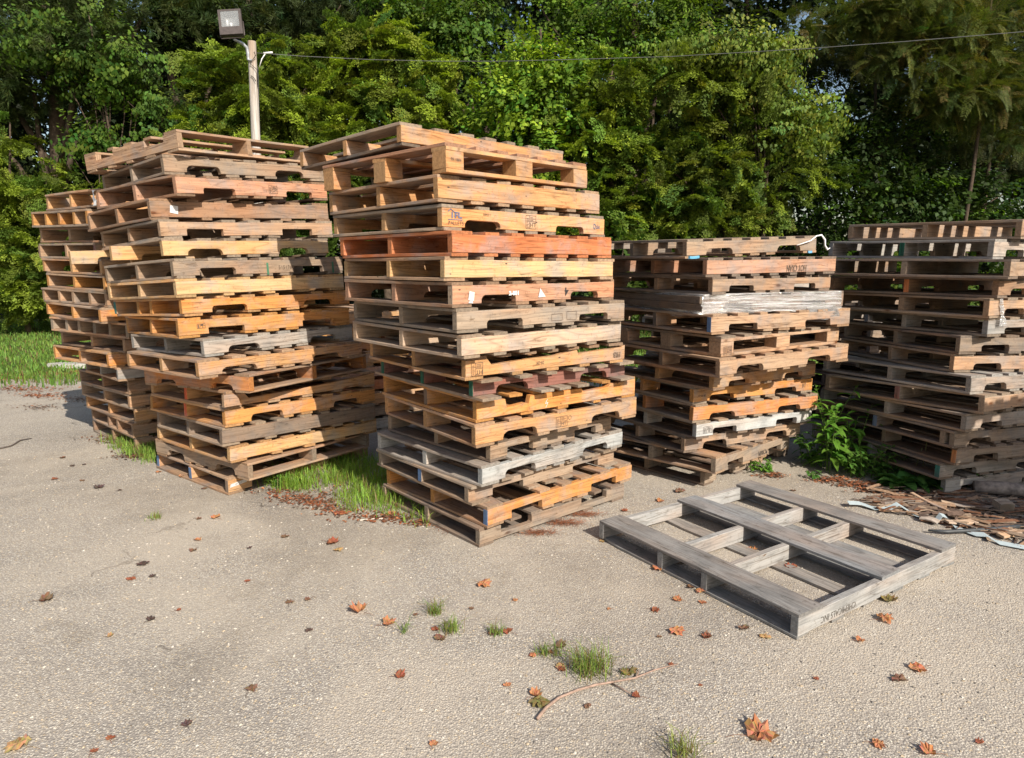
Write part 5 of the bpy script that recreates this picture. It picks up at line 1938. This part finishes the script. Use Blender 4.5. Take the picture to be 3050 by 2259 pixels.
plank('wood_strip', 2708, 1490, 2815, 1545, .022, .008, (.50, .36, .25), 'long pale wood strip lying diagonally on the bark heap', 'wood strip', .045)
plank('wood_strip', 2800, 1515, 2900, 1535, .03, .008, (.48, .36, .25), 'thin light strip just right of the diagonal one', 'wood strip', .04)
plank('wood_strip', 2735, 1508, 2830, 1525, .026, .006, (.36, .27, .19), 'darker strip crossing the middle of the bark heap', 'wood strip', .035)
plank('board_scrap', 2735, 1555, 2790, 1570, .05, .01, (.44, .37, .31), 'greyish board scrap beside the bent plastic strip', 'board scrap', .015)
plank('board_scrap', 2830, 1575, 2925, 1570, .05, .012, (.52, .39, .28), 'pale peeling board scrap above the black pipe', 'board scrap', .02)
plank('board_scrap', 2975, 1535, 3020, 1535, .075, .06, (.36, .31, .25), 'thick chunky wood block at the right of the heap', 'wood block', .012)
plank('board_scrap', 2990, 1612, 3045, 1600, .05, .015, (.50, .38, .26), 'light splintered scrap below the black pipe', 'board scrap', .012)
# pale plastic strip
mb = MB()
P_ = [(2525, 1512, .030), (2560, 1509, .02), (2600, 1520, .012), (2650, 1523, .02), (2672, 1518, .035), (2720, 1538, .012), (2785, 1562, .010), (2800, 1556, .045), (2815, 1558, .040), (2840, 1575, .010), (2900, 1598, .012), (2935, 1604, .02), (2970, 1622, .010), (3060, 1640, .012)]
c0 = ground(2700, 1530)
for k, (px, py, z) in enumerate(P_):
    a_ = ground(px, py) - c0
    w = .027
    mb.v += [a_ + Vector((-.15 * w, -w * .9, z)), a_ + Vector((.15 * w, w * .9, z + .006))]
for k in range(len(P_) - 1):
    mb.face((2 * k, 2 * k + 2, 2 * k + 3, 2 * k + 1), ((0, 0),) * 4, (.5, .5, .5, 1))
o = mb.build('plastic_strip', M['strip'])
o.location = c0
sol = o.modifiers.new('Solidify', 'SOLIDIFY')
sol.thickness = .002
tag(o, 'bent pale blue-grey plastic strip curling past the bark heap', 'plastic strip')
c0 = ground(2900, 1582)
mb = MB()
mb.tube([ground(*p, .02) - c0 for p in ((2765, 1580), (2820, 1584), (2900, 1580), (2980, 1574), (3100, 1560))], [.006, .011, .012, .012, .012], (.05, .05, .05), 10)
o = mb.build('black_pipe', M['hose'], smooth=True)
o.location = c0
tag(o, 'black pipe lying across the bark heap at the right edge', 'pipe')
c0 = ground(3010, 1480)
mb = MB()
mb.tube([Vector((-.21, .06, .05)), Vector((-.05, .015, .055)), Vector((.1, -.03, .05)), Vector((.35, -.10, .055))], [.040, .044, .042, .046], (.4, .35, .3), 14)
mb.build('bark', M['log'], None, smooth=True)
o = bpy.data.objects['bark']
o.name = 'log'
o.data.name = 'log'
o.location = c0
tag(o, 'short pale log lying behind the bark heap', 'log')
# blue tarpaulin behind the right stack
c0 = at(3045, 1020, 5.4)
mb = MB()
gg = 6
for j in range(gg + 1):
    for i in range(gg + 1):
        mb.v.append(Vector((-.10 + .4 * i / gg, .03 * math.sin(i * 1.7 + j), -.10 + .12 * j / gg + .01 * math.sin(i * 2.0))))
for j in range(gg):
    for i in range(gg):
        q0 = j * (gg + 1) + i
        mb.face((q0, q0 + 1, q0 + gg + 2, q0 + gg + 1), ((0, 0),) * 4, (0, .3, .7, 1))
o = mb.build('tarpaulin', M['blue'], smooth=True)
o.location = (c0.x, c0.y, c0.z)
sol = o.modifiers.new('Solidify', 'SOLIDIFY')
sol.thickness = .003
tag(o, 'scrap of bright blue tarpaulin at the right edge', 'tarpaulin')

# ------------------------------------------------------------------ stone edging by the lawn
for k, (px, py, w) in enumerate(((215, 1092, .42),)):
    c = ground(px, py)
    mb = MB()
    g2 = random.Random(k)
    i0 = 0
    nseg = 10
    top, bot = [], []
    for i in range(nseg):
        an = 2 * math.pi * i / nseg
        rr = 1 + g2.uniform(-.15, .15)
        bot.append(Vector((w * math.cos(an) * rr, .16 * math.sin(an) * rr, -.02)))
        top.append(Vector((w * .9 * math.cos(an) * rr, .13 * math.sin(an) * rr, .035 + g2.uniform(-.01, .01))))
    mb.v = bot + top
    for i in range(nseg):
        j = (i + 1) % nseg
        mb.face((i, j, nseg + j, nseg + i), ((0, 0),) * 4, (.5, .5, .5, 1))
    mb.face(tuple(range(nseg, 2 * nseg)), ((0, 0),) * nseg, (.5, .5, .5, 1))
    o = mb.build('paving_slab', M['concrete'])
    o.location = (c.x, c.y + .1, 0)
    tag(o, 'pale concrete slab in the grass beside the far left stack', 'slab')

# ------------------------------------------------------------------ lamp post and wire
PY = 11.0
pt_, pb_ = at(750, 124, PY), at(762, 412, PY)
lean = (pt_.x - pb_.x) / (pt_.z - pb_.z)
basex = pb_.x - lean * pb_.z
root = empty('lamp_post', Matrix.Translation((basex, PY, 0)))
tag(root, 'weathered wooden post carrying a floodlight and cables behind the stacks', 'lamp post')
mb = MB()
n = 8
H_ = pt_.z
pts = [Vector((lean * H_ * i / n, 0, -.02 + (H_ + .02) * i / n)) for i in range(n + 1)]
mb.tube(pts, [.080 - .020 * i / n for i in range(n + 1)], (.5, .45, .4), 16)
mb.build('post', M['post'], root, smooth=False)


def rel(px, py, dy=0.0):
    return at(px, py, PY + dy) - Vector((basex, PY, 0))


fl = None
c = rel(689, 72, -.25)
k = PY / FPX
W2, H2 = 30 * k, 35 * k
Mx = Matrix.Translation(c) @ Matrix.Rotation(R(8), 4, 'Z') @ Matrix.Rotation(R(-6), 4, 'Y') @ Matrix.Rotation(R(-14), 4, 'X')
mb = MB()
# housing: tapered box, open lens recess at the front (-y)
fr_ = [(-W2, -H2), (W2, -H2), (W2, H2), (-W2, H2)]
bk = [(-W2 * .75, -H2 * .7), (W2 * .75, -H2 * .7), (W2 * .75, H2 * .7), (-W2 * .75, H2 * .7)]
inn = [(-W2 * .78, -H2 * .38), (W2 * .78, -H2 * .38), (W2 * .78, H2 * .86), (-W2 * .78, H2 * .86)]
for (lst, y) in ((fr_, -.06), (bk, .12), (fr_, 0.0), (inn, -.06), (inn, -.045)):
    for (x, z) in lst:
        mb.v.append(Mx @ Vector((x, y, z)))
for i in range(4):
    j = (i + 1) % 4
    mb.face((i, 8 + i, 8 + j, j)[::-1], ((0, 0),) * 4, (.1, .1, .1, 1))
    mb.face((8 + i, 4 + i, 4 + j, 8 + j)[::-1], ((0, 0),) * 4, (.1, .1, .1, 1))
    mb.face((i, j, 12 + j, 12 + i), ((0, 0),) * 4, (.1, .1, .1, 1))
    mb.face((12 + i, 12 + j, 16 + j, 16 + i), ((0, 0),) * 4, (.1, .1, .1, 1))
mb.face((4, 5, 6, 7)[::-1], ((0, 0),) * 4, (.1, .1, .1, 1))
housing = mb.build('floodlight', M['housing'], root)
mb = MB()
gz = 8
for j in range(gz + 1):
    for i in range(gz + 1):
        x = -W2 * .78 + 2 * W2 * .78 * i / gz
        z = -H2 * .38 + H2 * 1.24 * j / gz
        d_ = max(0, 1 - ((i / gz * 2 - 1) ** 4 + (j / gz * 2 - 1) ** 4))
        mb.v.append(Mx @ Vector((x, -.045 + .10 * d_ ** .5, z)))
for j in range(gz):
    for i in range(gz):
        q0 = j * (gz + 1) + i
        mb.face((q0, q0 + 1, q0 + gz + 2, q0 + gz + 1), ((0, 0),) * 4, (.6, .6, .6, 1))
mb.build('reflector', M['reflector'], housing, smooth=True)
mb = MB()
mb.tube([Mx @ Vector((0, -.01, -H2 * .28)), Mx @ Vector((0, -.01, H2 * .02))], [.012, .02], (.7, .7, .7), 8)
mb.build('bulb', M['string'], housing, smooth=True)
mb = MB()
mb.box(Mx, -W2 * .78, W2 * .78, -.0575, -.0545, -H2 * .38, H2 * .86)
mb.build('lens', M['glass'], housing)
mb = MB()
mb.tube([Mx @ Vector(p) for p in ((-W2 * 1.04, .0, H2 * .1), (-W2 * 1.06, 0, -H2 * .95), (-W2 * .98, 0, -H2 * 1.13), (W2 * .98, 0, -H2 * 1.13), (W2 * 1.06, 0, -H2 * .95), (W2 * 1.04, 0, H2 * .15))], .008, (.1, .1, .1), 6)
mb.build('yoke', M['housing'], housing, smooth=True)
mb = MB()
mb.tube([rel(698, 118, -.25), rel(706, 122, -.2), rel(722, 130, -.14), rel(735, 142, -.09), rel(738, 160, -.08), rel(739, 178, -.08), rel(750, 180, -.07)], [.018, .022, .024, .024, .024, .022, .018], (.5, .5, .5), 10)
mb.build('bracket_pipe', M['galv'], root, smooth=True)
mb = MB()
mb.tube([rel(757, 155, -.05), rel(762, 165, -.08), rel(745, 190, -.09), rel(766, 208, -.07), rel(768, 260, -.03)], .006, (.05, .05, .05), 5)
mb.tube([rel(747, 226, -.08), rel(756, 232, -.085), rel(762, 243, -.08)], .006, (.05, .05, .05), 5)
mb.tube([rel(742, 150, 0.02), rel(745, 260, 0.02), rel(749, 400, 0.02)], .010, (.05, .05, .05), 5)
mb.tube([rel(768, 200, 0.02), rel(771, 300, 0.02), rel(774, 405, 0.02)], .008, (.05, .05, .05), 5)
mb.build('wiring', M['cable'], root, smooth=True)
c0 = at(758, 158, PY)
mb = MB()
Pw = [(758, 158, 11), (790, 160, 11.02), (900, 168, 11.1), (1100, 178, 11.1), (1300, 183, 11.0), (1500, 183, 10.8), (1700, 178, 10.6), (2000, 169, 10.2), (2400, 146, 9.6), (2700, 124, 9.1), (3050, 95, 8.6), (3500, 55, 8.0)]
mb.tube([at(*p) - c0 for p in Pw], .0042, (.3, .3, .3), 5)
o = mb.build('overhead_wire', M['steelwire'], smooth=True)
o.location = c0
tag(o, 'thin overhead wire running from the lamp post to the upper right', 'wire')
mb = MB()
mb.tube([at(785, 159, 10.98) - c0, at(812, 157, 10.98) - c0], .014, (.8, .8, .8), 6)
mb.tube([at(790, 160, 10.98) - c0, at(780, 176, 10.95) - c0, at(773, 200, 10.95) - c0], .008, (.6, .6, .6), 6)
mb.build('insulator', M['string'], o, smooth=True)
